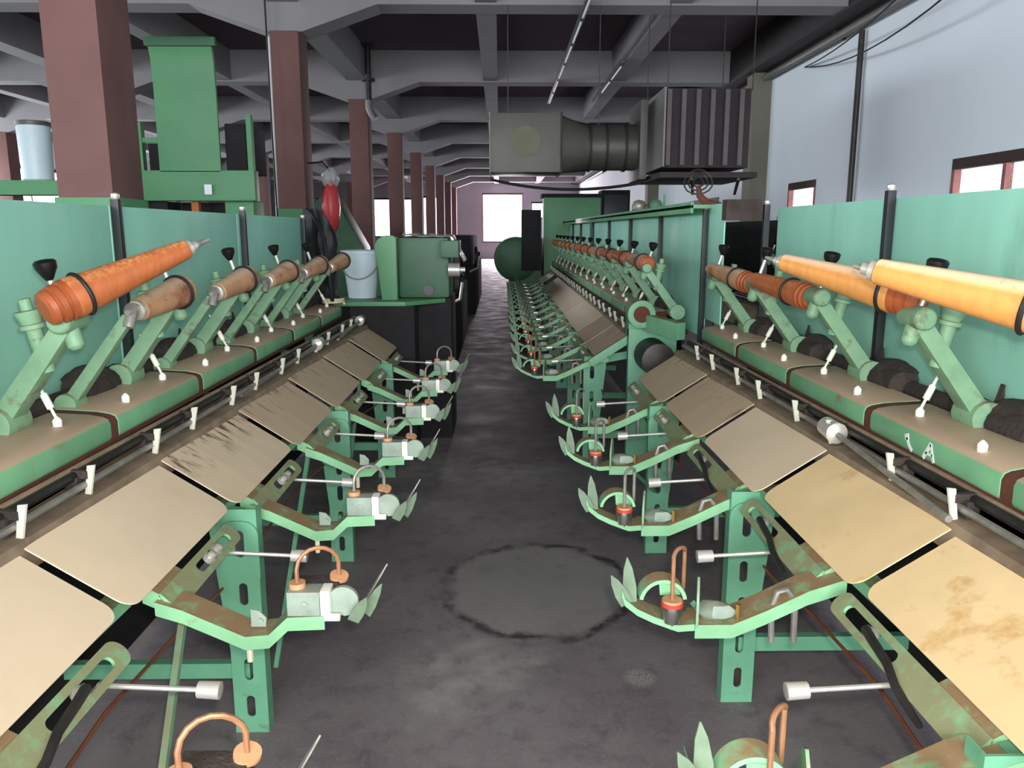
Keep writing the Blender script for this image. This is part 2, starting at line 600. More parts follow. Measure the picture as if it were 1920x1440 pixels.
# pier and wall fittings on the bright side wall
struct(obj('trim_1', B(ROOM_X1 - 0.28, ROOM_X1, 13.35, 13.75, 0, SLAB).mesh('trim_1', 'pier_grey', smooth=0)))
struct(obj('trim_2', B(ROOM_X1 - 0.30, ROOM_X1, 22.4, 22.8, 0, SLAB).mesh('trim_2', 'pier_grey', smooth=0)))
p = tag(obj('wall_pipe', MB().cyl((0, 0, 0), (0, 0, 3.62), 0.035).mesh('wall_pipe', 'dark_steel'), None, (ROOM_X1 - 0.06, 10.0, 0.25)),
        'dark vertical pipe standing against the bright white wall', 'pipe')
mb = MB().tube([(ROOM_X1 - 0.12, y, 3.93) for y in (-4, 4, 13, 24, 40)], 0.05, 10)
o = tag(obj('wall_conduit', mb.mesh('wall_conduit', 'duct_pale')), 'pale conduit running along the top of the white wall', 'conduit')
for k in range(12):
    obj('clip', B(ROOM_X1 - 0.15, ROOM_X1, -3 + 3.4 * k, -2.95 + 3.4 * k, 3.90, 4.02).mesh('clip', 'dark_steel', smooth=0), o)


def sag(p, q, s, n=14):
    p, q = Vector(p), Vector(q)
    return [p.lerp(q, k / n) - Vector((0, 0, s * 4 * (k / n) * (1 - k / n))) for k in range(n + 1)]


for i, (q, s, lb) in enumerate((((3.2, 4.5, 3.98), 0.22, 'thin black cable sagging in front of the white wall, upper of the two'),
                                ((3.45, 4.3, 3.95), 0.42, 'thin black cable sagging in front of the white wall, lower of the two'))):
    tag(obj('sagging_cable', MB().tube(sag((ROOM_X1 - 0.06, 11.8, 3.80), q, s), 0.009, 6).mesh('sagging_cable', 'black_rubber')), lb, 'cable')

# ------------------------------------------------------------------ winding machines
PITCH_ST = 0.66
CACHE = {}


def cached(key, fn):
    if key not in CACHE:
        CACHE[key] = fn()
    return CACHE[key]


# ---- station meshes; local x runs outwards from the aisle (mirrored by s), y along the machine
SL = Vector((0.215, 0, 0.14))


def m_tray(s, material):
    def f():
        w = SL.length
        out = rrect(0, w, 0.008, PITCH_ST - 0.012, 0.042, 6, (0, 1, 1, 0))
        return MB().plate(out, [], (0, 0, 0), SL, (0, 1, 0), 0.003).mesh('tray_plate', material, s)
    return cached(('tray', s, material), f)


def slot_len(s):
    return 0.46 if s < 0 else 0.56


def m_slot_bar(s):
    def f():
        mb = MB()
        ln = slot_len(s)
        mb.plate(rrect(0, ln, -0.031, 0.031, 0.030, 6, (1, 0, 0, 1)), [slot(ln - 0.165, 0, 0.23, 0.028)], (0, 0, 0), (0, 1, 0), (-0.72, 0, -0.69), 0.008)
        mb.prism([(0.018, 0.0, 0.02), (0.06, 0.0, 0.045), (0.06, 0.0, 0.0), (0.018, 0.0, -0.02)], (0, ln * 0.30, 0))
        return mb.mesh('slot_bracket', 'bright_green', s)
    return cached(('slot', s), f)


def m_bolt(s):
    def f():
        n = Vector((-0.69, 0, 0.72))
        mb = MB().lathe(n * -0.006, n, [(0, 0.017), (0.012, 0.017), (0.013, 0.011), (0.024, 0.011), (0.028, 0.006)], 12)
        return mb.mesh('bolt', 'steel', s)
    return cached(('bolt', s), f)


def m_lever(s):
    def f():
        pts = [(-0.012, 0, 0.012), (-0.02, -0.05, 0.012), (-0.024, -0.12, 0.004), (-0.03, -0.17, -0.016), (-0.032, -0.24, -0.03), (-0.032, -0.27, -0.034)]
        return MB().tube(pts, [0.011, 0.010, 0.0095, 0.009, 0.008, 0.006], 8).mesh('lever', 'dark_steel', s)
    return cached(('lever', s), f)


def strip(path, y0, y1, th, lip):
    """a folded channel following a path of (inward distance, z); a lip hangs on the near edge"""
    mb = MB()
    n = len(path)
    for (a0, z0), (a1, z1) in zip(path[:-1], path[1:]):
        mb.add([(-a0, y0, z0), (-a1, y0, z1), (-a1, y1, z1), (-a0, y1, z0), (-a0, y0, z0 - th), (-a1, y0, z1 - th), (-a1, y1, z1 - th), (-a0, y1, z0 - th)],
               [(0, 1, 2, 3), (7, 6, 5, 4), (0, 4, 5, 1), (2, 6, 7, 3), (1, 5, 6, 2), (0, 3, 7, 4)])
        mb.add([(-a0, y0, z0 + .001), (-a1, y0, z1 + .001), (-a1, y0 - .004, z1 + .001), (-a0, y0 - .004, z0 + .001), (-a0, y0, z0 - lip), (-a1, y0, z1 - lip), (-a1, y0 - .004, z1 - lip), (-a0, y0 - .004, z0 - lip)],
               [(3, 2, 1, 0), (4, 5, 6, 7), (0, 1, 5, 4), (2, 3, 7, 6), (1, 2, 6, 5), (0, 4, 7, 3)])
    return mb


def m_arm(s):
    def f():
        if s < 0:
            mb = strip([(0.0, -0.035), (0.06, -0.055), (0.20, -0.122), (0.255, -0.118), (0.30, -0.075), (0.385, -0.072)], -0.035, 0.045, 0.006, 0.032)
        else:
            mb = strip([(-0.03, -0.02), (0.06, -0.05), (0.16, -0.10), (0.24, -0.135), (0.33, -0.135)], -0.04, 0.05, 0.006, 0.034)
        return mb.mesh('holder_arm', 'bright_green', s)
    return cached(('arm', s), f)


def loop(x0, x1, y0, y1, zb, zt, r):
    h = (x1 - x0) / 2
    cx, cz = (x0 + x1) / 2, zt - abs(h)
    pts = [(x0, y0, zb), (x0, y0, zb + (cz - zb) * .6)]
    for k in range(9):
        t = PI - PI * k / 8
        pts.append((cx + abs(h) * math.cos(t), y0 + (y1 - y0) * k / 8, cz + abs(h) * math.sin(t)))
    pts += [(x1, y1, zb + (cz - zb) * .6), (x1, y1, zb)]
    return MB().tube(pts, r, 8)


def leaf(base, tip, w, side, th=0.003):
    """a pointed finger plate"""
    b_, t = Vector(base), Vector(tip)
    d = t - b_
    ln = d.length
    sd = Vector(side)
    out = [(0, -w * .45), (ln * .35, -w * .5), (ln * .75, -w * .32), (ln, -0.001), (ln, 0.001), (ln * .75, w * .32), (ln * .35, w * .5), (0, w * .45)]
    sd = (sd - d.normalized() * sd.dot(d.normalized())).normalized()
    return MB().plate(out, [], b_, d, sd, th)


def holder_left(par, s, rusty):
    """tension unit seen from its closed side: block, disc, wire loop on two washers, leaf fingers"""
    def mk(name, key, fn, m, bev=0.0, loc=(0, 0, 0)):
        return obj(name, cached(('hl', key, s), lambda: fn().mesh(name, m, s, bev)), par, loc)
    mk('tension_block', 'block', lambda: MB().box(-0.375, -0.30, -0.036, 0.012, -0.072, -0.014).cyl((-0.34, -0.040, -0.043), (-0.34, -0.034, -0.043), 0.008), 'tension_grey', 0.002)
    mk('sleeve', 'sleeve', lambda: MB().box(-0.398, -0.376, -0.036, 0.012, -0.074, -0.012).cyl((-0.376, -0.03, -0.078), (-0.42, -0.03, -0.078), 0.009), 'ceramic', 0.003)
    mk('disc', 'disc', lambda: MB().plate([(0, -.034)] + arc(0, 0, .036, -90, 150, 14) + [(-.036, -.034)], [], (-0.425, -0.012, -0.045), (-1, 0, 0), (0, 0, 1), 0.012), 'tension_grey')
    mk('finger', 'f1', lambda: leaf((-0.45, -0.035, -0.085), (-0.485, -0.045, -0.022), 0.03, (1, 0, -0.3)), 'finger_green')
    mk('finger', 'f2', lambda: leaf((-0.475, 0.0, -0.085), (-0.515, -0.01, -0.005), 0.026, (1, 0.4, -0.3)), 'finger_green')
    mk('finger', 'f3', lambda: leaf((-0.465, 0.03, -0.07), (-0.52, 0.05, 0.018), 0.016, (0.2, 1, 0)), 'dull_steel')
    mk('wire_loop', ('loop', rusty), lambda: loop(-0.405, -0.318, 0.045, -0.004, -0.010, 0.072, 0.0052), 'rusty_wire' if rusty else 'dull_steel')
    mk('washer', 'w1', lambda: MB().cyl((-0.318, -0.004, -0.014), (-0.318, -0.004, -0.002), 0.019, 16), 'washer_orange')
    mk('washer', 'w2', lambda: MB().lathe((-0.405, 0.045, -0.014), (-0.2, -0.25, 1), [(0, 0.022), (0.008, 0.022)], 16), 'washer_orange')
    mk('bracket', 'br', lambda: MB().box(-0.41, -0.30, 0.015, 0.06, -0.072, -0.014), 'dark_dust', 0.002)
    mk('tab', 'tab', lambda: MB().plate([(0, 0), (0.034, 0), (0.036, 0.022), (0.02, 0.04), (0, 0.044)], [], (-0.205, 0.0, -0.115), (-1, 0, 0), (0, 0, 1), 0.004).cyl((-0.228, -0.008, -0.098), (-0.228, 0.004, -0.098), 0.006), 'tension_grey')
    mk('hanger_rod', 'hr', lambda: MB().tube([(-0.19, 0.02, -0.12), (-0.19, 0.02, -0.215)], 0.0075, 8), 'cream_plastic')


def holder_right(par, s, rusty):
    """tension unit seen from its open side: boat tray with spiked end, dish, red-ringed cup and wire loop"""
    def mk(name, key, fn, m, bev=0.0):
        return obj(name, cached(('hr', key, s), lambda: fn().mesh(name, m, s, bev)), par)
    mk('boat_tray', 'boat', lambda: strip([(0.325, -0.135), (0.37, -0.138), (0.43, -0.115), (0.47, -0.095), (0.50, -0.07), (0.508, -0.045)], -0.035, 0.035, 0.006, 0.016), 'bright_green')
    mk('finger', 'f1', lambda: leaf((-0.482, -0.01, -0.09), (-0.492, 0.0, 0.022), 0.034, (1, 0.1, 0)), 'finger_green')
    mk('finger', 'f2', lambda: leaf((-0.495, -0.03, -0.085), (-0.535, -0.035, -0.008), 0.032, (1, 0.1, 0.4)), 'finger_green')
    mk('dish', 'dish', lambda: MB().plate(arc(0, 0, .058, 8, 172, 16) + arc(0, 0, .049, 172, 8, 16), [], (-0.405, 0.002, -0.085), (1, 0, 0), (0, 0, 1), 0.05)
       .plate([(.05, 0)] + arc(0, 0, .05, 5, 95, 8) + [(0, 0)], [], (-0.405, 0.02, -0.085), (1, 0, 0), (0, 0, 1), 0.006), 'bright_green')
    mk('tension_cup', 'cup', lambda: MB().lathe((-0.385, -0.03, -0.150), (0, 0, 1), [(0, 0.008), (0.018, 0.010), (0.02, 0.022), (0.05, 0.028), (0.062, 0.026)], 18), 'cup_steel')
    mk('red_washer', 'rw', lambda: MB().cyl((-0.385, -0.03, -0.088), (-0.385, -0.03, -0.079), 0.027, 18), 'red_ring')
    mk('washer', 'w1', lambda: MB().cyl((-0.385, -0.03, -0.079), (-0.385, -0.03, -0.073), 0.024, 18), 'washer_orange')
    mk('wire_loop', ('loop', rusty), lambda: loop(-0.385, -0.345, -0.03, 0.03, -0.075, 0.045, 0.0052), 'rusty_wire' if rusty else 'dull_steel')
    mk('side_plate', 'sp', lambda: MB().plate([(-.05, -.06), (.05, -.06), (.055, -.01), (.03, .035), (0, .05), (-.03, .035), (-.05, 0)], [], (-0.315, 0.0, -0.08), (0.25, 1, 0), (0, 0, 1), 0.006), 'arm_green')
    mk('lint', 'lint', lambda: lump(-0.27, 0.0, -0.118, 0.055, 0.035, 0.022, 3), 'tension_grey')
    mk('hook', 'hook', lambda: MB().tube([(-0.135, -0.02, -0.19), (-0.14, -0.02, -0.10), (-0.13, -0.03, -0.055), (-0.11, -0.03, -0.05), (-0.085, -0.025, -0.08), (-0.08, -0.02, -0.19)], 0.008, 8), 'dull_steel')
    mk('eyelet', 'eye', lambda: MB().cyl((-0.225, -0.035, -0.125), (-0.225, -0.035, -0.085), 0.006, 8), 'brass')


def lump(cx, cy, cz, rx, ry, rz, seed, n=10, amp=0.35):
    vs, fs = [], []
    for i in range(n // 2 + 1):
        th = PI * i / (n // 2)
        for k in range(n):
            ph = 2 * PI * k / n
            d = Vector((math.sin(th) * math.cos(ph), math.sin(th) * math.sin(ph), math.cos(th)))
            q = 1 + amp * noise.noise(d * 1.8 + Vector((seed * 3.1, seed, 0)))
            vs.append((cx + rx * d.x * q, cy + ry * d.y * q, cz + rz * d.z * q))
    for i in range(n // 2):
        for k in range(n):
            fs.append((i * n + k, i * n + (k + 1) % n, (i + 1) * n + (k + 1) % n, (i + 1) * n + k))
    return MB().add(vs, fs)


def m_rod(s):
    return cached(('rod', s), lambda: MB().cyl((0.01, 0, 0), (-0.20, 0.0, -0.012), 0.0055, 8).mesh('weight_rod', 'steel', s))


def m_weight(s):
    return cached(('wt', s), lambda: MB().lathe((-0.185, 0, -0.011), (-1, 0, -0.06), [(0, 0.010), (0.001, 0.0165), (0.044, 0.0175), (0.045, 0.012)], 16).mesh('weight', 'chrome', s))


def m_leg(s):
    def f():
        mb = MB()
        holes = [slot(0.052, 0.09 + 0.125 * k, 0.026, 0.072) for k in range(4)]
        mb.plate([(0.006, 0.0), (0.098, 0.0), (0.098, 0.735), (0.006, 0.735)], holes + [slot(0.052, 0.63, 0.05, 0.11)], (0, 0, 0), (1, 0, 0), (0, 0, 1), 0.006)
        mb.box(-0.0, 0.006, -0.003, 0.05, 0, 0.735)
        mb.box(0.098, 0.104, -0.003, 0.05, 0, 0.735)
        # tapered gusset towards the machine
        mb.plate([(0.10, 0.22), (0.15, 0.735), (0.10, 0.735)], [], (0, 0.004, 0), (1, 0, 0), (0, 0, 1), 0.006)
        mb.plate(rrect(-0.005, 0.115, 0.52, 0.70, 0.045, 5, (1, 1, 0, 0)), [slot(0.052, 0.63, 0.028, 0.085)], (0, -0.008, 0), (1, 0, 0), (0, 0, 1), 0.008)
        return mb.mesh('leg', 'leg_green', s)
    return cached(('leg', s), f)


def m_cover(s):
    def f():
        sec = [(1.085, 0.975), (1.08, 0.985), (1.08, 1.022), (1.086, 1.036), (1.10, 1.043), (1.14, 1.050), (1.25, 1.056), (1.25, 0.975)]
        y0, y1 = 0.022, PITCH_ST - 0.022
        mb = MB().prism([(x, y0, z) for x, z in sec], (0, y1 - y0, 0))
        return mb.mesh('shelf_cover', 'cover_green', s, 0.006)
    return cached(('cover', s), f)


def m_tab(s):
    def f():
        mb = MB().plate([(-.008, 0), (.008, 0), (.010, .05), (.012, .075), (-.008, .078)], [], (0, 0, 0), (1, 0.2, 0), (-0.2, 0, 1), 0.006)
        return mb.mesh('guide_tab', 'tab_white', s)
    return cached(('gtab', s), f)


def m_tab_holder(s):
    return cached(('gth', s), lambda: MB().bar((-0.004, 0.004, 0.05), (0.05, 0.014, 0.05), 0.014, 0.02).box(0.02, 0.05, -0.012, 0.03, 0.0, 0.045).mesh('tab_holder', 'dark_dust', s))


def m_pin(s):
    return cached(('pin', s), lambda: MB().lathe((0, 0, 0), (0, 0, 1), [(0, 0.011), (0.017, 0.012), (0.024, 0.007), (0.028, 0.002)], 12).mesh('guide_pin', 'ceramic', s))


def m_pinrod(s):
    def f():
        a = Vector((0.075, 0.03, 0.13)).normalized()
        return MB().lathe((0, 0, 0), a, [(0, 0.004), (0.032, 0.004), (0.033, 0.0095), (0.075, 0.0095), (0.076, 0.005), (0.155, 0.004)], 10).mesh('guide_rod', 'ceramic', s)
    return cached(('pinrod', s), f)


def m_thin_arm(s):
    def f():
        mb = MB().bar((0.19, 0, -0.25), (0, 0, 0), 0.042, 0.036, (0, 1, 0), 0.032, 0.030)
        mb.cyl((0.19, -0.035, -0.25), (0.19, 0.035, -0.25), 0.032, 14)
        return mb.mesh('spindle_arm', 'arm_green', s, 0.004)
    return cached(('thin', s), f)


def m_ferrule(s):
    def f():
        mb = MB().lathe((0.0, -0.012, -0.03), (-0.1, 0.35, 0.92), [(0, 0.016), (0.045, 0.018), (0.055, 0.013)], 12)
        mb.lathe((-0.004, -0.02, 0.012), (0.05, 0.97, 0.12), [(0, 0.008), (0.012, 0.016), (0.03, 0.018), (0.034, 0.022), (0.044, 0.020)], 14)
        return mb.mesh('ferrule', 'dull_steel', s)
    return cached(('fer', s), f)


def m_wide_arm(s):
    def f():
        mb = MB().bar((0.20, 0, -0.27), (0.02, 0, -0.03), 0.066, 0.05, (0, 1, 0), 0.05, 0.042)
        mb.cyl((0.20, -0.05, -0.27), (0.20, 0.05, -0.27), 0.045, 16)
        mb.lathe((0.012, -0.055, -0.012), (0, 1, 0), [(0, 0.024), (0.008, 0.03), (0.10, 0.03), (0.108, 0.024)], 16)
        mb.lathe((-0.004, 0.0, -0.085), (0.25, 0, 1), [(0, 0.012), (0.01, 0.021), (0.06, 0.021), (0.062, 0.016)], 14)
        return mb.mesh('clamp_arm', 'arm_green', s, 0.003)
    return cached(('wide', s), f)


def m_knob(s):
    return cached(('knob', s), lambda: MB().lathe((0.047, 0.0, 0.085), (0.12, -0.1, 1), [(0, 0.008), (0.006, 0.012), (0.03, 0.025), (0.044, 0.027), (0.050, 0.021), (0.052, 0.008)], 16).mesh('knob', 'black', s))


def m_stem(s):
    return cached(('stem', s), lambda: MB().cyl((0.025, 0.01, 0.01), (0.047, 0.0, 0.09), 0.0075, 8).mesh('stem', 'steel', s))


def m_nutpost(s):
    def f():
        mb = MB().lathe((0.075, 0.0, -0.14), (0.16, -0.1, 1), [(0, 0.018), (0.11, 0.019), (0.112, 0.030), (0.122, 0.030), (0.124, 0.024), (0.15, 0.032), (0.156, 0.032), (0.158, 0.014), (0.185, 0.014)], 14)
        return mb.mesh('nut_post', 'arm_green', s)
    return cached(('nut', s), f)


def m_drum(s):
    def f():
        mb = MB().lathe((0, 0, 0), (0, 1, 0), [(0, 0.02), (0.02, 0.05), (0.16, 0.055), (0.18, 0.045), (0.30, 0.052), (0.36, 0.03)], 14)
        mb.add(lump(0.02, 0.12, 0.035, 0.06, 0.12, 0.035, 5).v, lump(0.02, 0.12, 0.035, 0.06, 0.12, 0.035, 5).f)
        mb.prism([(0.0, 0.2, 0.04), (0.03, 0.22, 0.04), (0.015, 0.2, 0.10)], (0, 0.02, 0))
        return mb.mesh('cam_drum', 'dark_dust', s)
    return cached(('drum', s), f)


def machine(label, s, sh, y_first, n_st, low_slope, arm_y, slot_y, arms_y, panels, posts, legs, trays, group=None, thin=True, levers=(), skip_tray=(), detail=True, holder=True, low_in=0.0, top=1.685):
    """s: -1 / +1 side; sh: shift of the whole cross-section towards (-) or away from (+) the aisle"""
    y_end = y_first + n_st * PITCH_ST
    base = Vector((s * (1.25 + sh), (max(y_first, 0) + y_end) / 2, 0))
    root = empty('winding_machine', base, label, 'machine', group)

    def P(name, me, x, y, z, parent=root, rot=None):
        return obj(name, me, parent, Vector((s * (x + sh), y, z)) - base, rot)

    def Q(name, mb, material, bev=0.0, parent=root):   # geometry given in absolute cross-section coordinates
        me = mb.mesh(name, material, s, bev)
        return obj(name, me, parent, Vector((s * sh, 0, 0)) - base)

    def off(y):
        return -low_slope * (y - 2.5) + low_in
    # long members
    sec_b = [(1.088, 0.96), (1.083, 0.985), (1.083, 1.021), (1.089, 1.0335), (1.102, 1.040), (1.14, 1.047), (1.248, 1.053), (1.248, 0.96)]
    Q('shelf_beam', MB().prism([(x, y_first - 0.06, z) for x, z in sec_b], (0, y_end - y_first, 0)), 'rust_brown')
    Q('trough', MB().box(1.245, 1.40, y_first, y_end, 0.90, 1.00), 'dark_dust')
    Q('drive_shaft', MB().cyl((1.30, y_first, 1.055), (1.30, y_end, 1.055), 0.028, 12), 'dark_dust')
    x_in = [(1.0 + off(y)) for y in (y_first, y_end)]
    rail = MB()
    sec = [(0.0, 0.865), (0.012, 0.905), (0.05, 0.915), (0.085, 0.93), (0.085, 0.84), (0.0, 0.84)]
    vs = [(x_in[0] + (a if a < 0.05 else 1.09 - x_in[0]), y_first, z) for a, z in sec] + [(x_in[1] + (a if a < 0.05 else 1.09 - x_in[1]), y_end, z) for a, z in sec]
    rail.add(vs, [tuple(range(6)), tuple(range(11, 5, -1))] + [(i, (i + 1) % 6, 6 + (i + 1) % 6, 6 + i) for i in range(6)])
    Q('dusty_rail', rail, 'rail_dust')
    for dz, dx, r, m in ((0.93, 0.035, 0.009, 'dull_steel'), (0.95, 0.062, 0.012, 'dark_steel'), (0.962, 0.076, 0.007, 'rail_dust')):
        Q('guide_bar', MB().tube([(x_in[0] + dx, y_first, dz), (x_in[1] + dx + 0.02, y_end, dz)], r, 8), m)
    Q('tray_bearer', MB().bar((0.80 + off(y_first) + 0.06, y_first, 0.735), (0.80 + off(y_end) + 0.06, y_end, 0.735), 0.05, 0.03, (1, 0, 0)), 'machine_green')
    Q('shade_sheet', MB().box(1.36, 1.38, y_first, y_end, 0.05, 0.95), 'dark_lump')  # added dark sheet, stands in for shade from the unbuilt machine half
    Q('oil_pipe', MB().tube([(0.86 + off(y_first + k * .33) + 0.01 * math.sin(k * 2.1), y_first + k * .33, 0.50 + 0.025 * math.sin(k * 1.7)) for k in range(int(n_st * 2) + 1)], 0.0045, 6), 'copper')
    for y0, y1, *zb in panels:
        Q('back_panel', MB().box(1.335, 1.342, y0 + 0.004, y1 - 0.004, zb[0] if zb else 0.96, top), 'panel_green', 0.001)
    for y, ptop in posts:
        po = Q('post', MB().box(1.305, 1.333, y - 0.014, y + 0.014, 0.90, ptop), 'post_black', 0.002)
        obj('post_bolt', MB().lathe((1.319, y, ptop - 0.002), (0, 0, 1), [(0, 0.010), (0.010, 0.014), (0.020, 0.013), (0.024, 0.006)], 10).mesh('post_bolt', 'steel', s), po)
    for y in legs:
        P('leg', m_leg(s), 0.745 + off(y), y, 0.0)
        Q('cross_tie', MB().bar((0.80 + off(y), y + 0.03, 0.70), (1.36, y + 0.03, 0.80), 0.03, 0.05), 'leg_green')
        Q('cross_tie', MB().bar((0.80 + off(y), y + 0.03, 0.20), (1.36, y + 0.03, 0.20), 0.03, 0.05), 'leg_green')
    for i in range(n_st):
        y0 = y_first + i * PITCH_ST
        o_ = off(y0 + .33)
        if i not in skip_tray:
            t = trays[min(i, len(trays) - 1)]
            P('tray_plate', m_tray(s, t), 0.80 + o_, y0, 0.75, rot=(random.uniform(-.003, .003), s * random.uniform(-.006, .006), 0.0))
        P('shelf_cover', m_cover(s), 0, y0 - 0.06, 0)
        # slotted bracket with bolt
        if holder:
            sb = P('slot_bracket', m_slot_bar(s), 0.775 + o_, y0 + slot_y, 0.705)
            for yy in ((slot_len(s) - 0.17,) if i in levers else (slot_len(s) - 0.20, slot_len(s) - 0.15)):
                obj('bolt', m_bolt(s), sb, (0, yy, 0))
            if i in levers:
                obj('lever', m_lever(s), sb, (0, slot_len(s) - 0.17, 0))
            a = P('holder_arm', m_arm(s), 0.80 + o_, y0 + arm_y, 0.75)
            (holder_left if s < 0 else holder_right)(a, s, i < 3)
            r = P('weight_rod', m_rod(s), 0.775 + o_, y0 + (0.50 if s < 0 else 0.40), 0.675)
            obj('weight', m_weight(s), r)
        if detail:
            for yy in (0.03, 0.32):
                gt = P('guide_tab', m_tab(s), 1.03 + o_ * 0.6, y0 + yy, 0.905)
                obj('tab_holder', m_tab_holder(s), gt)
            P('guide_pin', m_pin(s), 1.12, y0 + 0.10, 1.045)
            pr = P('guide_pin', m_pin(s), 1.15, y0 + 0.44, 1.048)
            obj('guide_rod', m_pinrod(s), pr, (s * 0.0, 0, 0.02))
        P('cam_drum', m_drum(s), 1.285, y0 + 0.12, 1.06)
    for y in arms_y:
        w = P('clamp_arm', m_wide_arm(s), 1.05, y, 1.345)
        obj('stem', m_stem(s), w)
        obj('knob', m_knob(s), w)
        obj('nut_post', m_nutpost(s), w)
        if thin:
            th = P('spindle_arm', m_thin_arm(s), 1.05, y + 0.30, 1.31)
            obj('ferrule', m_ferrule(s), th)
    return root, base


def tray_seq(first, rest, n):
    return first + [rest] * (n - len(first))


# the machine that carries the bucket
L_Y = 1.60 - 2 * PITCH_ST
L_ARMS = [1.98 + 0.665 * k for k in range(-1, 5)]
left_m, left_base = machine('green winding machine with a white bucket standing on its end', -1, 0.0, L_Y, 8, 0.022, 0.15, 0.13, L_ARMS,
                            [(-0.6, 0.05), (0.05, 1.40), (1.40, 2.82), (2.82, 4.17), (4.17, 5.55)], [(1.40, 1.655), (2.84, 1.655), (4.22, 1.650), (5.5, 1.63)],
                            [0.97, 2.28, 3.60, 4.92], tray_seq(['tray_tan', 'tray_tan', 'tray_tan', 'tray_stained'], 'tray_grey', 8), levers=(1,), low_in=-0.022, top=1.632)
# the near machine on the other side of the aisle
R_Y = 1.68 - 2 * PITCH_ST
R_ARMS = [1.40, 2.02, 2.67, 3.32, 3.97]
right_m, right_base = machine('green winding machine with 1 A painted in white on its shelf cover', 1, 0.0, R_Y, 6, 0.022, 0.14, 0.15, R_ARMS,
                              [(-0.6, 0.2), (0.2, 1.45), (1.45, 2.75), (2.75, 3.90)], [(1.45, 1.675), (2.75, 1.682), (4.02, 1.675)],
                              [1.12, 2.42, 3.68], ['tray_yellow', 'tray_yellow', 'tray_yellow', 'tray_tan', 'tray_grey', 'tray_grey'], thin=False, levers=(1, 2, 3), low_in=-0.012, top=1.657)
# the long machine that follows it
F_Y = 5.05
F_ARMS = [4.75 + 0.66 * k for k in range(13)]
far_m, far_base = machine('long green winding machine with a flat green tray along the top of its panels', 1, -0.20, F_Y, 13, -0.004, 0.14, 0.15, F_ARMS,
                          [(4.1, 4.42, 1.07), (4.42, 5.65), (5.65, 6.95), (6.95, 8.3), (8.3, 9.75), (10.3, 11.5), (11.5, 13.0)],
                          [(4.42, 1.66), (5.65, 1.66), (6.95, 1.66), (8.3, 1.66), (9.75, 1.66), (11.2, 1.66), (12.4, 1.66)],
                          [5.2, 6.5, 7.85, 9.2, 10.5, 11.8], tray_seq(['tray_grey', 'tray_grey'], 'tray_tan', 13), thin=False, skip_tray=(10,))


def sub(root, base, name, mb, material, bev=0.0):
    return obj(name, mb.mesh(name, material, 1, bev), root, -base)


# painted mark on the cover: 1 A
def stroke(mb, pts, w, x):
    for (y0, z0), (y1, z1) in zip(pts[:-1], pts[1:]):
        mb.bar((x, y0, z0), (x, y1, z1), 0.0016, w, (1, 0, 0))


mk = MB()
stroke(mk, [(2.045, 1.020), (2.04, 1.005)], 0.019, 1.0795)
stroke(mk, [(2.042, 1.010), (2.03, 0.994), (2.012, 0.982)], 0.009, 1.0795)
sub(right_m, right_base, 'painted_figure', mk, 'white_paint')
mk = MB()
stroke(mk, [(1.955, 0.980), (1.925, 1.024)], 0.011, 1.0795)
stroke(mk, [(1.925, 1.024), (1.905, 0.980)], 0.009, 1.0795)
stroke(mk, [(1.945, 0.996), (1.912, 0.996)], 0.007, 1.0795)
sub(right_m, right_base, 'painted_letter', mk, 'white_paint')

# long lifting rods with shiny handle ends beside the trays
for root, base, s, yw, x0, yr, x1 in ((right_m, right_base, 1, 2.36, 1.02, 1.70, 1.012), (left_m, left_base, -1, 4.30, 0.985, 3.10, 1.02), (left_m, left_base, -1, 5.46, 0.955, 4.75, 0.965)):
    rd = sub(root, base, 'lifting_rod', MB().cyl((s * x0, yw, 0.945), (s * x1, yr, 0.91), 0.009, 10), 'dull_steel')
    hd = MB().lathe((s * x0, yw + 0.06, 0.950), (0, -1, -0.05), [(0, 0.014), (0.004, 0.030), (0.085, 0.033), (0.095, 0.016)], 18)
    obj('handle', hd.mesh('handle', 'chrome'), rd)

# slanting braces under the trays
sub(left_m, left_base, 'brace', MB().bar((-0.80, 1.95, 0.70), (-0.72, 1.28, 0.02), 0.016, 0.016), 'arm_green')
sub(left_m, left_base, 'brace', MB().bar((-0.78, 3.2, 0.70), (-0.80, 2.62, 0.02), 0.016, 0.016), 'leg_green')
sub(left_m, left_base, 'brace', MB().bar((-0.80, 4.5, 0.70), (-0.82, 3.95, 0.02), 0.016, 0.016), 'leg_green')
sub(right_m, right_base, 'brace', MB().bar((0.50, 1.92, 0.60), (0.74, 2.40, 0.32), 0.014, 0.014), 'leg_green')
sub(right_m, right_base, 'brace', MB().bar((0.52, 3.2, 0.60), (0.74, 3.66, 0.32), 0.014, 0.014), 'leg_green')

# near end of the long machine: end bar, bearing with a dark bore, drive motor
fx = -0.20
sub(far_m, far_base, 'end_bar', MB().bar((0.575, 5.02, 0.72), (0.86, 5.02, 0.905), 0.03, 0.05), 'machine_green', 0.003)
bh = MB().lathe((0.86, 4.92, 1.05), (0, -1, 0), [(0, 0.085), (0.10, 0.085), (0.102, 0.05), (0.05, 0.048)], 22)
bh.box(0.80, 0.93, 4.93, 5.05, 0.90, 1.05)
bh.bar((0.90, 4.86, 1.0), (1.04, 4.55, 0.98), 0.06, 0.10, (1, 0, 0))
brg = sub(far_m, far_base, 'bearing_housing', bh, 'machine_green', 0.003)
obj('bore', MB().cyl((0.86, 4.815, 1.05), (0.86, 4.85, 1.05), 0.050, 18).mesh('bore', 'rust_brown'), brg, (0, 0, 0))
sub(far_m, far_base, 'motor', MB().lathe((0.93, 4.60, 0.80), (0, 1, 0), [(0, 0.05), (0.01, 0.10), (0.26, 0.105), (0.30, 0.07)], 20), 'dark_steel')
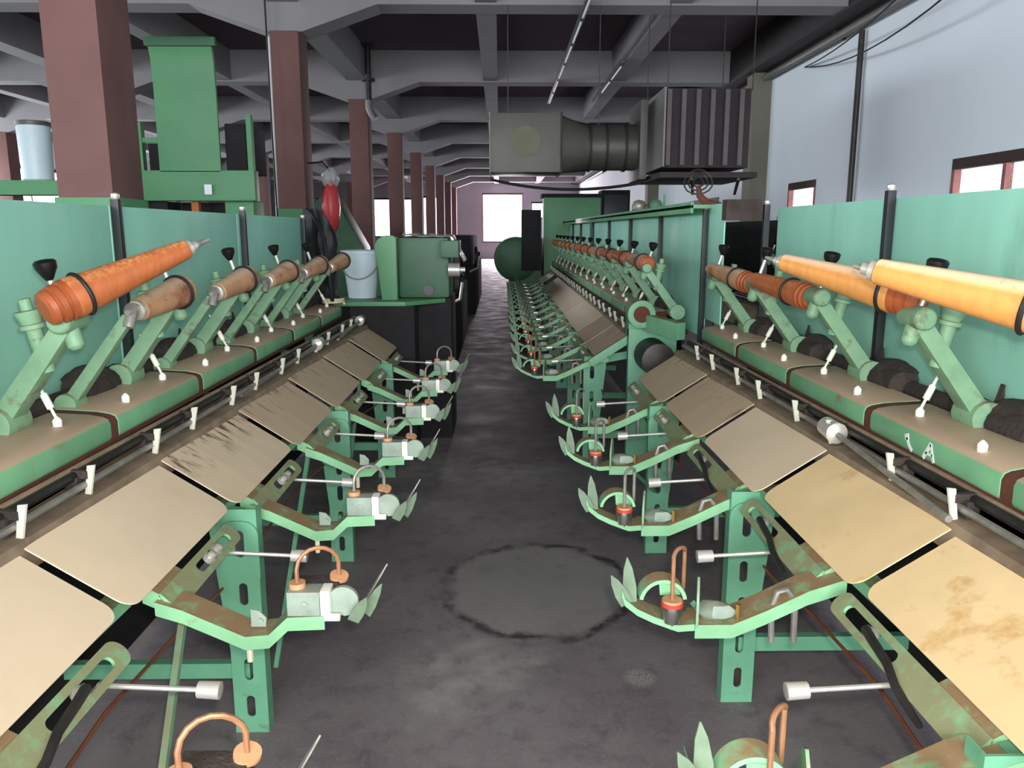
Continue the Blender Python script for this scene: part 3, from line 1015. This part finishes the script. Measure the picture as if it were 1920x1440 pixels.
sub(far_m, far_base, 'end_frame', MB().box(0.80, 1.10, 4.92, 4.98, 0.10, 0.95), 'leg_green', 0.004)
tr = MB().box(1.02, 1.36, 4.35, 13.2, 1.665, 1.685)
tr.box(1.02, 1.035, 4.35, 13.2, 1.64, 1.70)
sub(far_m, far_base, 'top_tray', tr, 'hood_green', 0.002)
bd = sub(far_m, far_base, 'stop_block', MB().box(1.12, 1.30, 4.02, 4.10, 1.60, 1.70), 'dark_dust')
# far headstock
hs = MB().box(0.16, 0.70, 13.45, 14.3, 0.0, 1.42)

sub(far_m, far_base, 'headstock', hs, 'dark_green', 0.02)
sub(far_m, far_base, 'gear_cover', MB().lathe((0.27, 13.36, 1.08), (0, 1, 0), [(0, 0.30), (0.03, 0.36), (0.5, 0.37), (0.55, 0.3)], 24), 'dark_green')
sub(far_m, far_base, 'switch_post', MB().box(0.36, 0.68, 13.30, 13.44, 0.9, 1.88).box(0.40, 0.62, 13.26, 13.30, 1.55, 1.82), 'dark_lump', 0.01)
sub(far_m, far_base, 'end_cabinet', MB().box(0.76, 1.72, 13.9, 14.4, 0.0, 2.10), 'hood_green', 0.01)
sub(far_m, far_base, 'cabinet_cap', MB().box(0.72, 1.76, 13.86, 14.44, 2.10, 2.16), 'dark_lump', 0.005)


# ------------------------------------------------------------------ wooden cones
def cone(p, q, r0, r1, label, group, wood, ring_t=0.22, shaft=0.0, grooves=True, ferr=True, n=24):
    """p: thick end, q: thin end of the wood"""
    p, q = Vector(p), Vector(q)
    ax = q - p
    ln = ax.length
    root = empty('wooden_cone', p, label, 'cone', group)
    a = ax.normalized()
    g = 0.16 * ln if grooves else 0.0
    prof = [(g, r0 * 0.98), (g + 0.004, r0)] + [(g + (ln - g) * t, r0 + (r1 - r0) * t) for t in (0.25, 0.5, 0.75, 0.96)] + [(ln - 0.003, r1), (ln, r1 * 0.9)]
    obj('cone_body', MB().lathe((0, 0, 0), a, prof, n).mesh('cone_body', wood, 1, 0, 30), root)
    if grooves:
        pr = [(0, r0 * 0.6), (0.006, r0 * 0.80), (g * .28, r0 * .86), (g * .32, r0 * .78), (g * .40, r0 * .78), (g * .44, r0 * .92), (g * .64, r0 * .94), (g * .68, r0 * .84), (g * .76, r0 * .84), (g * .80, r0 * .97), (g, r0 * .98)]
        obj('grooved_base', MB().lathe((0, 0, 0), a, pr, n).mesh('grooved_base', 'wood_base', 1, 0, 30), root)
    if ring_t is not None:
        t = ring_t * ln
        rr = r0 + (r1 - r0) * max(0, (t - g) / (ln - g))
        u = a.orthogonal().normalized()
        w = a.cross(u)
        pts = [a * t + (u * math.cos(2 * PI * k / 24) + w * math.sin(2 * PI * k / 24)) * (rr + 0.002) for k in range(24)]
        obj('rubber_ring', MB().tube(pts, 0.0055, 8, True).mesh('rubber_ring', 'black_rubber'), root)
    if ferr:
        obj('ferrule', MB().lathe(a * ln, a, [(-0.002, r1 * .86), (0.012, r1 * .84), (0.016, r1 * .55), (0.03, r1 * .5)], 16).mesh('ferrule', 'steel'), root)
    if shaft:
        obj('spindle_tip', MB().lathe(a * ln, a, [(0.016, r1 * .45), (shaft * .5, r1 * .42), (shaft * .55, r1 * .28), (shaft, r1 * .2)], 12).mesh('spindle_tip', 'dull_steel'), root)
    return root


cone((-1.075, 1.90, 1.365), (-0.845, 2.20, 1.50), 0.052, 0.026, 'orange wooden cone with black ring, swung up with its steel tip free over the shelf', None, 'wood_orange', 0.24, 0.075)
cone((1.09, 1.38, 1.38), (0.80, 1.70, 1.465), 0.053, 0.027, 'bright yellow wooden cone with black ring, swung out beyond the 1 A mark', None, 'wood_yellow', 0.33, 0.05)
cone((1.085, 2.04, 1.37), (0.855, 2.42, 1.455), 0.052, 0.026, 'yellow wooden cone with grooved red-brown base showing, swung out across a black post', None, 'wood_yellow', 0.22, 0.07)
ORD = ['first', 'second', 'third', 'fourth', 'fifth', 'sixth', 'seventh', 'eighth', 'ninth', 'tenth', 'eleventh', 'twelfth']
for k in range(5):
    y = 2.31 + 0.665 * k
    cone((-1.0, y + 0.24, 1.365), (-1.045, y + 0.02, 1.325), 0.050, 0.034, 'dusty wooden cone clamped between green arms, %s counted from the bucket' % ORD[4 - k],
         'clamped cones on the machine with the bucket', 'wood_dusty', 0.12, 0, False)
cone((1.075, 2.72, 1.32), (0.995, 3.12, 1.36), 0.048, 0.030, 'orange-brown wooden cone with ring, clamped low behind the two swung-out yellow cones', 'clamped cones on the machine with the 1 A mark', 'wood_orange', 0.36)
cone((1.075, 3.40, 1.325), (0.995, 3.78, 1.37), 0.048, 0.030, 'dusty wooden cone with ring, clamped beside the gap between the green panels', 'clamped cones on the machine with the 1 A mark', 'wood_dusty', 0.36)
for k, y in enumerate(F_ARMS[:12]):
    cone((0.875, y - 0.03, 1.355), (0.82, y + 0.33, 1.38), 0.050, 0.032, 'brown wooden cone on the long machine with top tray, %s from its bearing end' % ORD[k],
         'cones in a row on the long machine', 'wood_orange' if k % 3 else 'wood_dusty', 0.30, 0, True, False, 16)

# ------------------------------------------------------------------ end of the bucket machine
hx = MB().box(-0.84, -0.36, 5.91, 6.5, 0.0, 1.06)
hstk = empty('gear_headstock', (-0.6, 6.1, 0), 'dark green gear headstock with rounded guard beside the white bucket', 'headstock')
ho = -Vector((-0.6, 6.1, 0))


def part(root, name, mb, material, bev=0.0, smooth=40):
    return obj(name, mb.mesh(name, material, 1, bev, smooth), root, -root.location)


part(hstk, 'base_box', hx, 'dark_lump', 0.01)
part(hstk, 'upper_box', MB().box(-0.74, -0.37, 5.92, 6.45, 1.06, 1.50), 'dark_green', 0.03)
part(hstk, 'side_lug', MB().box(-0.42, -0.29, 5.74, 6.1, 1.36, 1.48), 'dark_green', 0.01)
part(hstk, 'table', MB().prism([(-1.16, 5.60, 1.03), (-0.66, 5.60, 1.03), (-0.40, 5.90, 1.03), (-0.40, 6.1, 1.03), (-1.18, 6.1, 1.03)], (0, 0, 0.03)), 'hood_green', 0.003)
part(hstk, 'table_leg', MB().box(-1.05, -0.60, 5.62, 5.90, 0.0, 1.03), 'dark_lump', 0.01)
gd = [(-0.845, 1.05), (-0.735, 1.05), (-0.735, 1.50), (-0.76, 1.515)] + [(-0.80 + 0.09 * math.cos(math.radians(t)), 1.43 + 0.085 * math.sin(math.radians(t))) for t in (95, 120, 145, 170, 180)] + [(-0.87, 1.30)]
part(hstk, 'guard', MB().plate(gd, [], (0, 5.83, 0), (1, 0, 0), (0, 0, 1), 0.10), 'hood_green', 0.006)
part(hstk, 'bore', MB().cyl((-0.52, 5.89, 1.12), (-0.52, 5.95, 1.12), 0.04), 'black')
part(hstk, 'shaft_end', MB().lathe((-0.37, 5.86, 1.27), (1, 0, 0), [(0, 0.05), (0.08, 0.05), (0.085, 0.02), (0.12, 0.02)], 16), 'steel')


def sheet(x0, x1, y0, y1, fz, n=14, th=0.004):
    vs, fs = [], []
    for i in range(n + 1):
        for j in range(n + 1):
            x, y = x0 + (x1 - x0) * i / n, y0 + (y1 - y0) * j / n
            vs.append((x, y, fz(x, y, i / n, j / n)))
    for i in range(n):
        for j in range(n):
            fs.append((i * (n + 1) + j, (i + 1) * (n + 1) + j, (i + 1) * (n + 1) + j + 1, i * (n + 1) + j + 1))
    N_ = len(vs)
    vs += [(x, y, z - th) for x, y, z in vs]
    fs += [tuple(N_ + k for k in reversed(f)) for f in fs[:]]
    b0 = [i * (n + 1) for i in range(n + 1)] + [n * (n + 1) + j for j in range(1, n + 1)] + [i * (n + 1) + n for i in range(n - 1, -1, -1)] + [j for j in range(n - 1, 0, -1)]
    fs += [(b0[k], b0[(k + 1) % len(b0)], N_ + b0[(k + 1) % len(b0)], N_ + b0[k]) for k in range(len(b0))]
    return MB().add(vs, fs)


tag(obj('plastic_sheet', sheet(-0.70, -0.26, 5.86, 6.4, lambda x, y, a, b: 1.515 + 0.035 * abs(noise.noise(Vector((x * 9, y * 9, 1)))) - (0.9 * max(0, a - 0.8)) - 0.02 * a).mesh('plastic_sheet', 'clear_film')),
    'crumpled clear plastic sheet lying on the dark green headstock', 'plastic sheet')

bk = empty('bucket', (-1.01, 5.93, 1.061), 'white tapered bucket with a rim standing at the end of the machine shelf', 'bucket')
mbk = MB().lathe((0, 0, 0), (0, 0, 1), [(0, 0.085), (0.003, 0.09), (0.30, 0.123), (0.30, 0.118), (0.012, 0.085), (0.010, 0.0)], 32)
obj('shell', mbk.mesh('shell', 'bucket_white', 1, 0, 35), bk)
obj('rim', MB().lathe((0, 0, 0.285), (0, 0, 1), [(0, 0.121), (0.001, 0.130), (0.02, 0.132), (0.024, 0.124), (0.02, 0.118)], 32).mesh('rim', 'bucket_white'), bk)
bk.scale = (1.13, 1.13, 1.13)
obj('handle', MB().tube([(0.128 * math.cos(t), -0.03 - 0.125 * math.sin(t), 0.27 - 0.14 * math.sin(t)) for t in [PI * k / 12 for k in range(13)]], 0.004, 6).mesh('handle', 'dull_steel'), bk)
tag(obj('rope_coil', MB().tube([(-1.12 + 0.07 * math.cos(t), 5.42 + 0.07 * math.sin(t), 1.066 + 0.0025 * t / 1.0) for t in [0.4 * k for k in range(32)]], 0.008, 6).mesh('rope_coil', 'cream_plastic')),
    'small cream coil of cord lying beside the bucket', 'cord')
hz = [(-1.32, 5.62, 1.69), (-1.27, 5.56, 1.66), (-1.21, 5.50, 1.58), (-1.165, 5.44, 1.46), (-1.145, 5.40, 1.34), (-1.13, 5.38, 1.2), (-1.12, 5.36, 1.12), (-1.11, 5.34, 1.09)]
tag(obj('black_hose', MB().tube(hz, 0.013, 10).mesh('black_hose', 'black_rubber')), 'black rubber hose arching from the panel end down beside the bucket', 'hose')


def drape(x, y, a, b):
    return 1.68 - 0.05 * abs(noise.noise(Vector((x * 14, y * 8, 3)))) - 0.62 * max(0, b - 0.25) ** 1.5


dv = []
mbd = MB()
nx, nz = 16, 12
for i in range(nx + 1):
    for j in range(nz + 1):
        u_, v_ = i / nx, j / nz
        xx = -1.36 + 0.22 * u_ + 0.02 * noise.noise(Vector((u_ * 5, v_ * 4, 2)))
        yy = 5.68 + 0.05 * noise.noise(Vector((u_ * 7, v_ * 3, 8)))
        top = 1.70 - 0.34 * max(0, u_ - 0.45) ** 1.2
        dv.append((xx, yy, top - (top - 1.02) * v_))
fs_ = [(i * (nz + 1) + j, (i + 1) * (nz + 1) + j, (i + 1) * (nz + 1) + j + 1, i * (nz + 1) + j + 1) for i in range(nx) for j in range(nz)]
nn = len(dv)
dv += [(x, y + 0.03, z) for x, y, z in dv]
fs_ += [tuple(nn + k for k in reversed(f)) for f in fs_[:]]
b0 = [i * (nz + 1) for i in range(nx + 1)] + [nx * (nz + 1) + j for j in range(1, nz + 1)] + [i * (nz + 1) + nz for i in range(nx - 1, -1, -1)] + list(range(nz - 1, 0, -1))
fs_ += [(b0[k], b0[(k + 1) % len(b0)], nn + b0[(k + 1) % len(b0)], nn + b0[k]) for k in range(len(b0))]
mbd.add(dv, fs_)
tag(obj('black_cover_sheet', mbd.mesh('black_cover_sheet', 'black_plastic_film')), 'black plastic cover hanging over the end of the green panel behind the bucket', 'cover')

# ------------------------------------------------------------------ behind the bucket machine
fr = empty('hooded_machine', (-2.5, 6.6, 0), 'green machine frame with a tall bent hood between two brown columns', 'machine')
HOOD_DY = 0.33
part(fr, 'cross_channel', MB().box(-2.96, -2.03, 6.5, 6.62, 1.79, 2.035).box(-2.96, -2.03, 6.46, 6.5, 1.79, 1.80), 'hood_green', 0.006)
hd = [(0.0, 2.02), (0.0, 2.70), (-0.015, 2.90), (-0.05, 3.0), (-0.06, 3.01), (-0.05, 3.015), (0.005, 2.99), (0.03, 2.9), (0.03, 2.02)]
part(fr, 'hood', MB().prism([(-2.80, 6.50 + a, z) for a, z in hd], (0.50, 0, 0)), 'hood_green', 0.004)
part(fr, 'hood_lip', MB().bar((-2.82, 6.45, 3.02), (-2.26, 6.45, 3.02), 0.05, 0.07), 'dark_green', 0.01)
part(fr, 'post', MB().box(-2.99, -2.95, 6.55, 6.62, 0, 2.42), 'hood_green')
part(fr, 'post', MB().box(-2.09, -2.05, 6.55, 6.62, 1.80, 2.48), 'hood_green')
part(fr, 'top_bar', MB().box(-2.95, -2.78, 6.56, 6.60, 2.26, 2.30), 'hood_green')
part(fr, 'hopper', MB().box(-2.93, -2.80, 6.62, 7.2, 2.0, 2.26), 'dark_lump', 0.01)
part(fr, 'hopper', MB().box(-2.29, -2.12, 6.62, 7.2, 2.03, 2.42), 'dark_lump', 0.01)
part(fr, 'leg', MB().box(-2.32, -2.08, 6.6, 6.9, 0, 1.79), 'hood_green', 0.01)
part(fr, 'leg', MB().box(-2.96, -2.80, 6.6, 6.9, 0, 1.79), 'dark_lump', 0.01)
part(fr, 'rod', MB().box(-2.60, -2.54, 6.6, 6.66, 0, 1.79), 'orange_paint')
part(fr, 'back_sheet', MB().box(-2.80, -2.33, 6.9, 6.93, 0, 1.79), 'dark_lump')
part(fr, 'paper_tag', MB().box(-2.43, -2.37, 6.455, 6.4585, 1.84, 1.92), 'paper', smooth=0)

fr.location.y += HOOD_DY
fr.location.x += 0.01

fb = empty('green_gantry', (-3.7, 6.5, 0), 'low green gantry beam carrying a white drum beyond the panels', 'machine')
part(fb, 'beam', MB().box(-4.6, -3.05, 6.4, 6.6, 1.82, 1.93), 'hood_green', 0.005)
for x in (-4.5, -3.2):
    part(fb, 'leg', MB().box(x - .05, x + .05, 6.42, 6.58, 0, 1.82), 'dark_green', 0.005)
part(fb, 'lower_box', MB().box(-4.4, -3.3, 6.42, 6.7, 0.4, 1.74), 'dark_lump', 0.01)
dr = empty('white_drum', (-3.60, 6.5, 1.93), 'tall white plastic drum standing on the low green gantry', 'drum')
obj('shell', MB().lathe((0, 0, 0), (0, 0, 1), [(0, 0.10), (0.01, 0.11), (0.40, 0.12), (0.42, 0.115)], 24).mesh('shell', 'bucket_white'), dr)
obj('lid', MB().lathe((0, 0, 0.41), (0, 0, 1), [(0, 0.124), (0.03, 0.124), (0.035, 0.11)], 24).mesh('lid', 'duct_grey'), dr)

sk = empty('red_sack', (-2.0, 9.75, 1.58), 'red plastic sack with clear top hanging on the side of a brown column', 'sack')
obj('body', MB().add(lump(0, 0, 0.24, 0.115, 0.11, 0.30, 4, 16, 0.25).v, lump(0, 0, 0.24, 0.115, 0.11, 0.30, 4, 16, 0.25).f).mesh('body', 'red_sack'), sk)
obj('clear_top', MB().add(lump(0, 0, 0.58, 0.10, 0.09, 0.12, 9, 14, 0.4).v, lump(0, 0, 0.58, 0.10, 0.09, 0.12, 9, 14, 0.4).f).mesh('clear_top', 'clear_film'), sk)
obj('hook', MB().tube([(-0.26, 0.05, 0.75), (-0.08, 0.03, 0.76), (0, 0, 0.66)], 0.012, 6).mesh('hook', 'dark_steel'), sk)

tag(obj('white_conduit', MB().cyl((0, 0, 0), (0, 0, 3.70), 0.022, 10).mesh('white_conduit', 'tube_white'), None, (-2.605, 9.66, 0.0)),
    'thin white conduit standing beside a brown column', 'conduit')
tag(obj('hanging_cable', MB().tube([(-2.53, 9.30, 4.55), (-2.53, 9.32, 2.6), (-2.52, 9.33, 1.2), (-2.53, 9.35, 0.0)], 0.010, 6).mesh('hanging_cable', 'black_rubber')),
    'thin black cable hanging from the ceiling to the floor beside the white conduit', 'cable')
vp = empty('ceiling_pipe', (-2.16, 13.95, 3.35), 'dark flanged pipe hanging from the ceiling beside a brown column', 'pipe')
obj('pipe', MB().cyl((0, 0, 0.3), (0, 0, 1.22), 0.05).mesh('pipe', 'dark_steel'), vp)
obj('flange', MB().cyl((0, 0, 0.62), (0, 0, 0.66), 0.11).mesh('flange', 'dark_steel'), vp)
obj('elbow', MB().tube([(0, 0, 0.32), (0.0, 0, 0.2), (0.04, 0, 0.1), (0.10, 0, 0.02)], 0.06, 12).mesh('elbow', 'duct_pale'), vp)
obj('hanger_plate', B(-.1, .1, -.1, .1, 1.17, 1.2).mesh('hanger_plate', 'dark_steel'), vp)

gs = empty('leaning_guard', (-2.9, 12.0, 0), 'dark green sloped machine guard standing behind a column near the red sack', 'machine')
part(gs, 'slope', MB().prism([(-3.3, 11.9, 0), (-2.0, 11.9, 0), (-2.0, 11.9, 1.3), (-2.45, 11.9, 2.12), (-2.62, 11.9, 2.0), (-3.3, 11.9, 1.2)], (0, 0.7, 0)), 'dark_green', 0.01)
part(gs, 'lower_cover', MB().box(-3.35, -1.95, 11.8, 12.7, 0, 0.5), 'dark_lump', 0.01)


# further machines down the hall, dim and seen as dark bodies
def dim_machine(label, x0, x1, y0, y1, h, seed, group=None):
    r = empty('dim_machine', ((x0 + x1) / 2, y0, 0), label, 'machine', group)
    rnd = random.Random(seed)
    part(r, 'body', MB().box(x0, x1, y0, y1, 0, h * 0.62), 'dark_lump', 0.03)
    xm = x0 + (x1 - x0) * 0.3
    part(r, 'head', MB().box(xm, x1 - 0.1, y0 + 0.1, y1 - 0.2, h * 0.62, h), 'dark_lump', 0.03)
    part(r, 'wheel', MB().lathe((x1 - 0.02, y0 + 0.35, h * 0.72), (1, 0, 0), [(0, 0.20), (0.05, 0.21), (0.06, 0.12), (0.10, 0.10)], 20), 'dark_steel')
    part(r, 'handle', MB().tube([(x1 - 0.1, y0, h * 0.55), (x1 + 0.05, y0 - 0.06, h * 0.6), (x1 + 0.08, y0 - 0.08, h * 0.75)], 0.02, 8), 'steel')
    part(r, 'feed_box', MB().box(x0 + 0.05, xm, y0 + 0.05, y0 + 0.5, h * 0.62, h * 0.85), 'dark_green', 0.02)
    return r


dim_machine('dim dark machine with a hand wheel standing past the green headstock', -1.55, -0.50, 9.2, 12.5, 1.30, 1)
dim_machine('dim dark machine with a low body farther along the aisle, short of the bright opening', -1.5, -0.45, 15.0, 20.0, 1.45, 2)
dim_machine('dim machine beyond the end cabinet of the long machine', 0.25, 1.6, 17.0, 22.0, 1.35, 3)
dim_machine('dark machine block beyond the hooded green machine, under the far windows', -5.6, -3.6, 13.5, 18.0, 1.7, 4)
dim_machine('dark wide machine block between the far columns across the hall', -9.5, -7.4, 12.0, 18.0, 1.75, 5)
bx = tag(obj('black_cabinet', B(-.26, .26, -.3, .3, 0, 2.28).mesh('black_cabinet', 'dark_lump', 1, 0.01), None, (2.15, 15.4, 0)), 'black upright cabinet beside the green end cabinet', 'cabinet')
obj('door', B(-.22, .22, -.32, -.30, .2, 2.2).mesh('door', 'black', 1, 0.005), bx)

# the back row seen through the gap between the two panels
bm_root, bm_base = machine('dark winding machine glimpsed through the gap between the green panels', 1, 1.25, 4.6, 5, 0.0, 0.14, 0.30, [4.9, 5.56, 6.22, 6.88], [(6.3, 7.6)], [(5.0, 1.7)], [4.8, 7.4], ['tray_grey'] * 5, thin=False, detail=False, holder=False)
sub(bm_root, bm_base, 'dark_sheet', MB().box(2.50, 2.52, 5.0, 9.6, 0.9, 1.64), 'dark_lump')  # added dark backing, makes the view through the gap dark
for k, y in enumerate([4.87, 5.53, 6.19]):
    cone((2.33, y - 0.03, 1.37), (2.28, y + 0.33, 1.40), 0.050, 0.032, 'dark wooden cone glimpsed through the gap between panels, %s from the gap' % ORD[k], 'cones in the gap between panels', 'wood_dusty', 0.30, 0, True, False, 16)

# bits lying on the long machine's top tray
mt = empty('small_motor', (1.22, 6.35, 1.687), 'small dusty motor with an upright pin lying on the green top tray', 'motor')
obj('case', MB().lathe((-0.02, -0.09, 0.05), (0.1, 1, 0), [(0, 0.03), (0.01, 0.05), (0.15, 0.05), (0.17, 0.025)], 16).mesh('case', 'dark_green'), mt)
obj('foot', B(-.06, .06, -.07, .07, 0, .02).mesh('foot', 'dark_dust'), mt)
obj('pin', MB().cyl((0.06, 0.0, 0.0), (0.06, 0.0, 0.14), 0.008, 8).mesh('pin', 'hood_green'), mt)
tag(obj('crushed_lamp_part', lump(0, 0, 0.045, 0.06, 0.06, 0.05, 11).mesh('crushed_lamp_part', 'dull_steel'), None, (1.10, 6.45, 1.687)), 'crumpled grey metal scrap beside the small motor on the top tray', 'scrap')
fan = empty('bent_fan_guard', (1.24, 4.95, 1.687), 'dark bent wire fan guard on a curved stem, standing on the green top tray', 'fan')
obj('stem', MB().tube([(0.10, 0, 0.0), (0.02, 0, 0.02), (-0.03, 0, 0.07), (-0.04, 0, 0.13)], [0.03, 0.028, 0.02, 0.014], 10).mesh('stem', 'rust_brown'), fan)
for k in range(3):
    obj('wire_ring', MB().tube([(-0.04 + (0.03 + 0.028 * k) * math.cos(t), 0.02 * math.sin(t * 2), 0.15 + (0.028 + 0.022 * k) * math.sin(t)) for t in [2 * PI * j / 16 for j in range(16)]], 0.005, 6, True).mesh('wire_ring', 'dark_steel'), fan)

# ------------------------------------------------------------------ ceiling duct with louvred box
DY = 9.35
du = empty('air_duct', (1.3, DY, 2.2), 'grey sheet metal air duct with a round blanked port hung under the ceiling', 'duct')
part(du, 'end_box', MB().box(-0.10, 0.70, DY, DY + 0.7, 2.20, 2.84), 'duct_grey', 0.006)
part(du, 'port', MB().cyl((0.30, DY - 0.015, 2.53), (0.30, DY, 2.53), 0.17, 32), 'port_olive')
part(du, 'seam', MB().box(-0.112, -0.10, DY - 0.012, DY + 0.7, 2.19, 2.85), 'duct_pale')
part(du, 'seam', MB().box(0.69, 0.712, DY - 0.012, DY + 0.7, 2.19, 2.85), 'duct_dark')
n_ = 24
ring0 = []
for k in range(n_):
    t = 2 * PI * (k + 0.5) / n_
    c_, s_ = math.cos(t), math.sin(t)
    q = 1 / max(abs(c_), abs(s_))
    ring0.append((0.71, DY + 0.35 + 0.34 * c_ * q, 2.52 + 0.31 * s_ * q))
ring1 = [(1.02, DY + 0.35 + 0.27 * math.cos(2 * PI * (k + .5) / n_), 2.50 + 0.27 * math.sin(2 * PI * (k + .5) / n_)) for k in range(n_)]
tm = MB().add(ring0 + ring1, [(k, (k + 1) % n_, n_ + (k + 1) % n_, n_ + k) for k in range(n_)] + [tuple(range(n_)), tuple(range(2 * n_ - 1, n_ - 1, -1))])
part(du, 'transition', tm, 'duct_grey')
part(du, 'round_pipe', MB().cyl((1.02, DY + 0.35, 2.50), (1.62, DY + 0.35, 2.50), 0.26, 28), 'duct_grey')
for x in (1.03, 1.22, 1.44):
    part(du, 'collar', MB().cyl((x, DY + 0.35, 2.50), (x + 0.03, DY + 0.35, 2.50), 0.275, 28), 'duct_dark')
part(du, 'flange_plate', MB().box(1.58, 1.66, DY - 0.05, DY + 0.75, 2.12, 2.98), 'duct_grey', 0.004)
for x in (0.1, 1.15):
    part(du, 'hanger', MB().box(x - .005, x + .005, DY + 0.3, DY + 0.31, 2.70, 4.06), 'dark_steel')
lv = empty('louvre_box', (2.25, DY - 0.3, 2.15), 'dark louvred fan box with upright fins fixed to the air duct', 'duct')
part(lv, 'side_sheet', MB().box(1.74, 1.76, DY - 0.55, DY + 0.75, 2.22, 3.03), 'duct_pale')
part(lv, 'box', MB().box(1.76, 2.70, DY - 0.40, DY + 0.75, 2.22, 3.04), 'duct_dark', 0.004)
for k in range(6):
    x = 1.81 + 0.155 * k
    part(lv, 'fin', MB().bar((x, DY - 0.47, 2.24), (x, DY - 0.47, 3.02), 0.055, 0.012, (0.9, 0.4, 0)), 'fin_grey')
part(lv, 'tray', MB().prism([(1.70, DY - 0.62, 2.10), (2.74, DY - 0.62, 2.10), (2.74, DY + 0.75, 2.10), (1.70, DY + 0.75, 2.10)], (0, 0, 0.06)), 'duct_dark', 0.004)
for x, y in ((1.78, DY - 0.5), (2.68, DY - 0.5), (1.78, DY + 0.7), (2.68, DY + 0.7)):
    part(lv, 'hanger', MB().box(x - .005, x + .005, y - .005, y + .005, 3.0, 4.06), 'dark_steel')
for x in (2.05, 2.55):
    part(lv, 'bracket', MB().bar((x, DY - 0.60, 2.09), (x + 0.25, DY + 0.4, 1.98), 0.03, 0.03, (1, 0, 0)), 'dark_steel')
tag(obj('power_cable', MB().tube(sag((1.68, DY + 0.2, 2.10), (-0.1, DY + 0.9, 2.17), 0.10), 0.018, 8).mesh('power_cable', 'black_rubber')), 'black power cable slung beneath the grey air duct', 'cable')


# fluorescent battens under the beams
def batten(x, y0, y1, lb, grp):
    e = empty('lamp_batten', (x, y0, SOFFIT - 0.02), lb, 'lamp', grp)
    part(e, 'channel', MB().box(x - .03, x + .03, y0, y1, SOFFIT - 0.035, SOFFIT + 0.02), 'duct_grey', 0.003)
    k = y0 + 0.05
    while k + 1.2 < y1:
        part(e, 'tube', MB().cyl((x, k, SOFFIT - 0.055), (x, k + 1.2, SOFFIT - 0.055), 0.016, 10), 'tube_white')
        for yy in (k, k + 1.2):
            part(e, 'socket', MB().box(x - .02, x + .02, yy - .02, yy + .02, SOFFIT - 0.075, SOFFIT - 0.03), 'dark_steel')
        k += 1.28


batten(0.98, 8.7, 16.5, 'long unlit fluorescent batten under the beams, running towards the air duct', None)
batten(1.85, 12.6, 16.4, 'short unlit fluorescent batten under the beams above the louvred box', None)
batten(-0.10, 25.0, 38.0, 'unlit fluorescent batten running towards the bright opening, in line with its middle', None)
batten(1.9, 22.0, 30.0, 'unlit fluorescent batten beyond the air duct, on the white wall side', None)
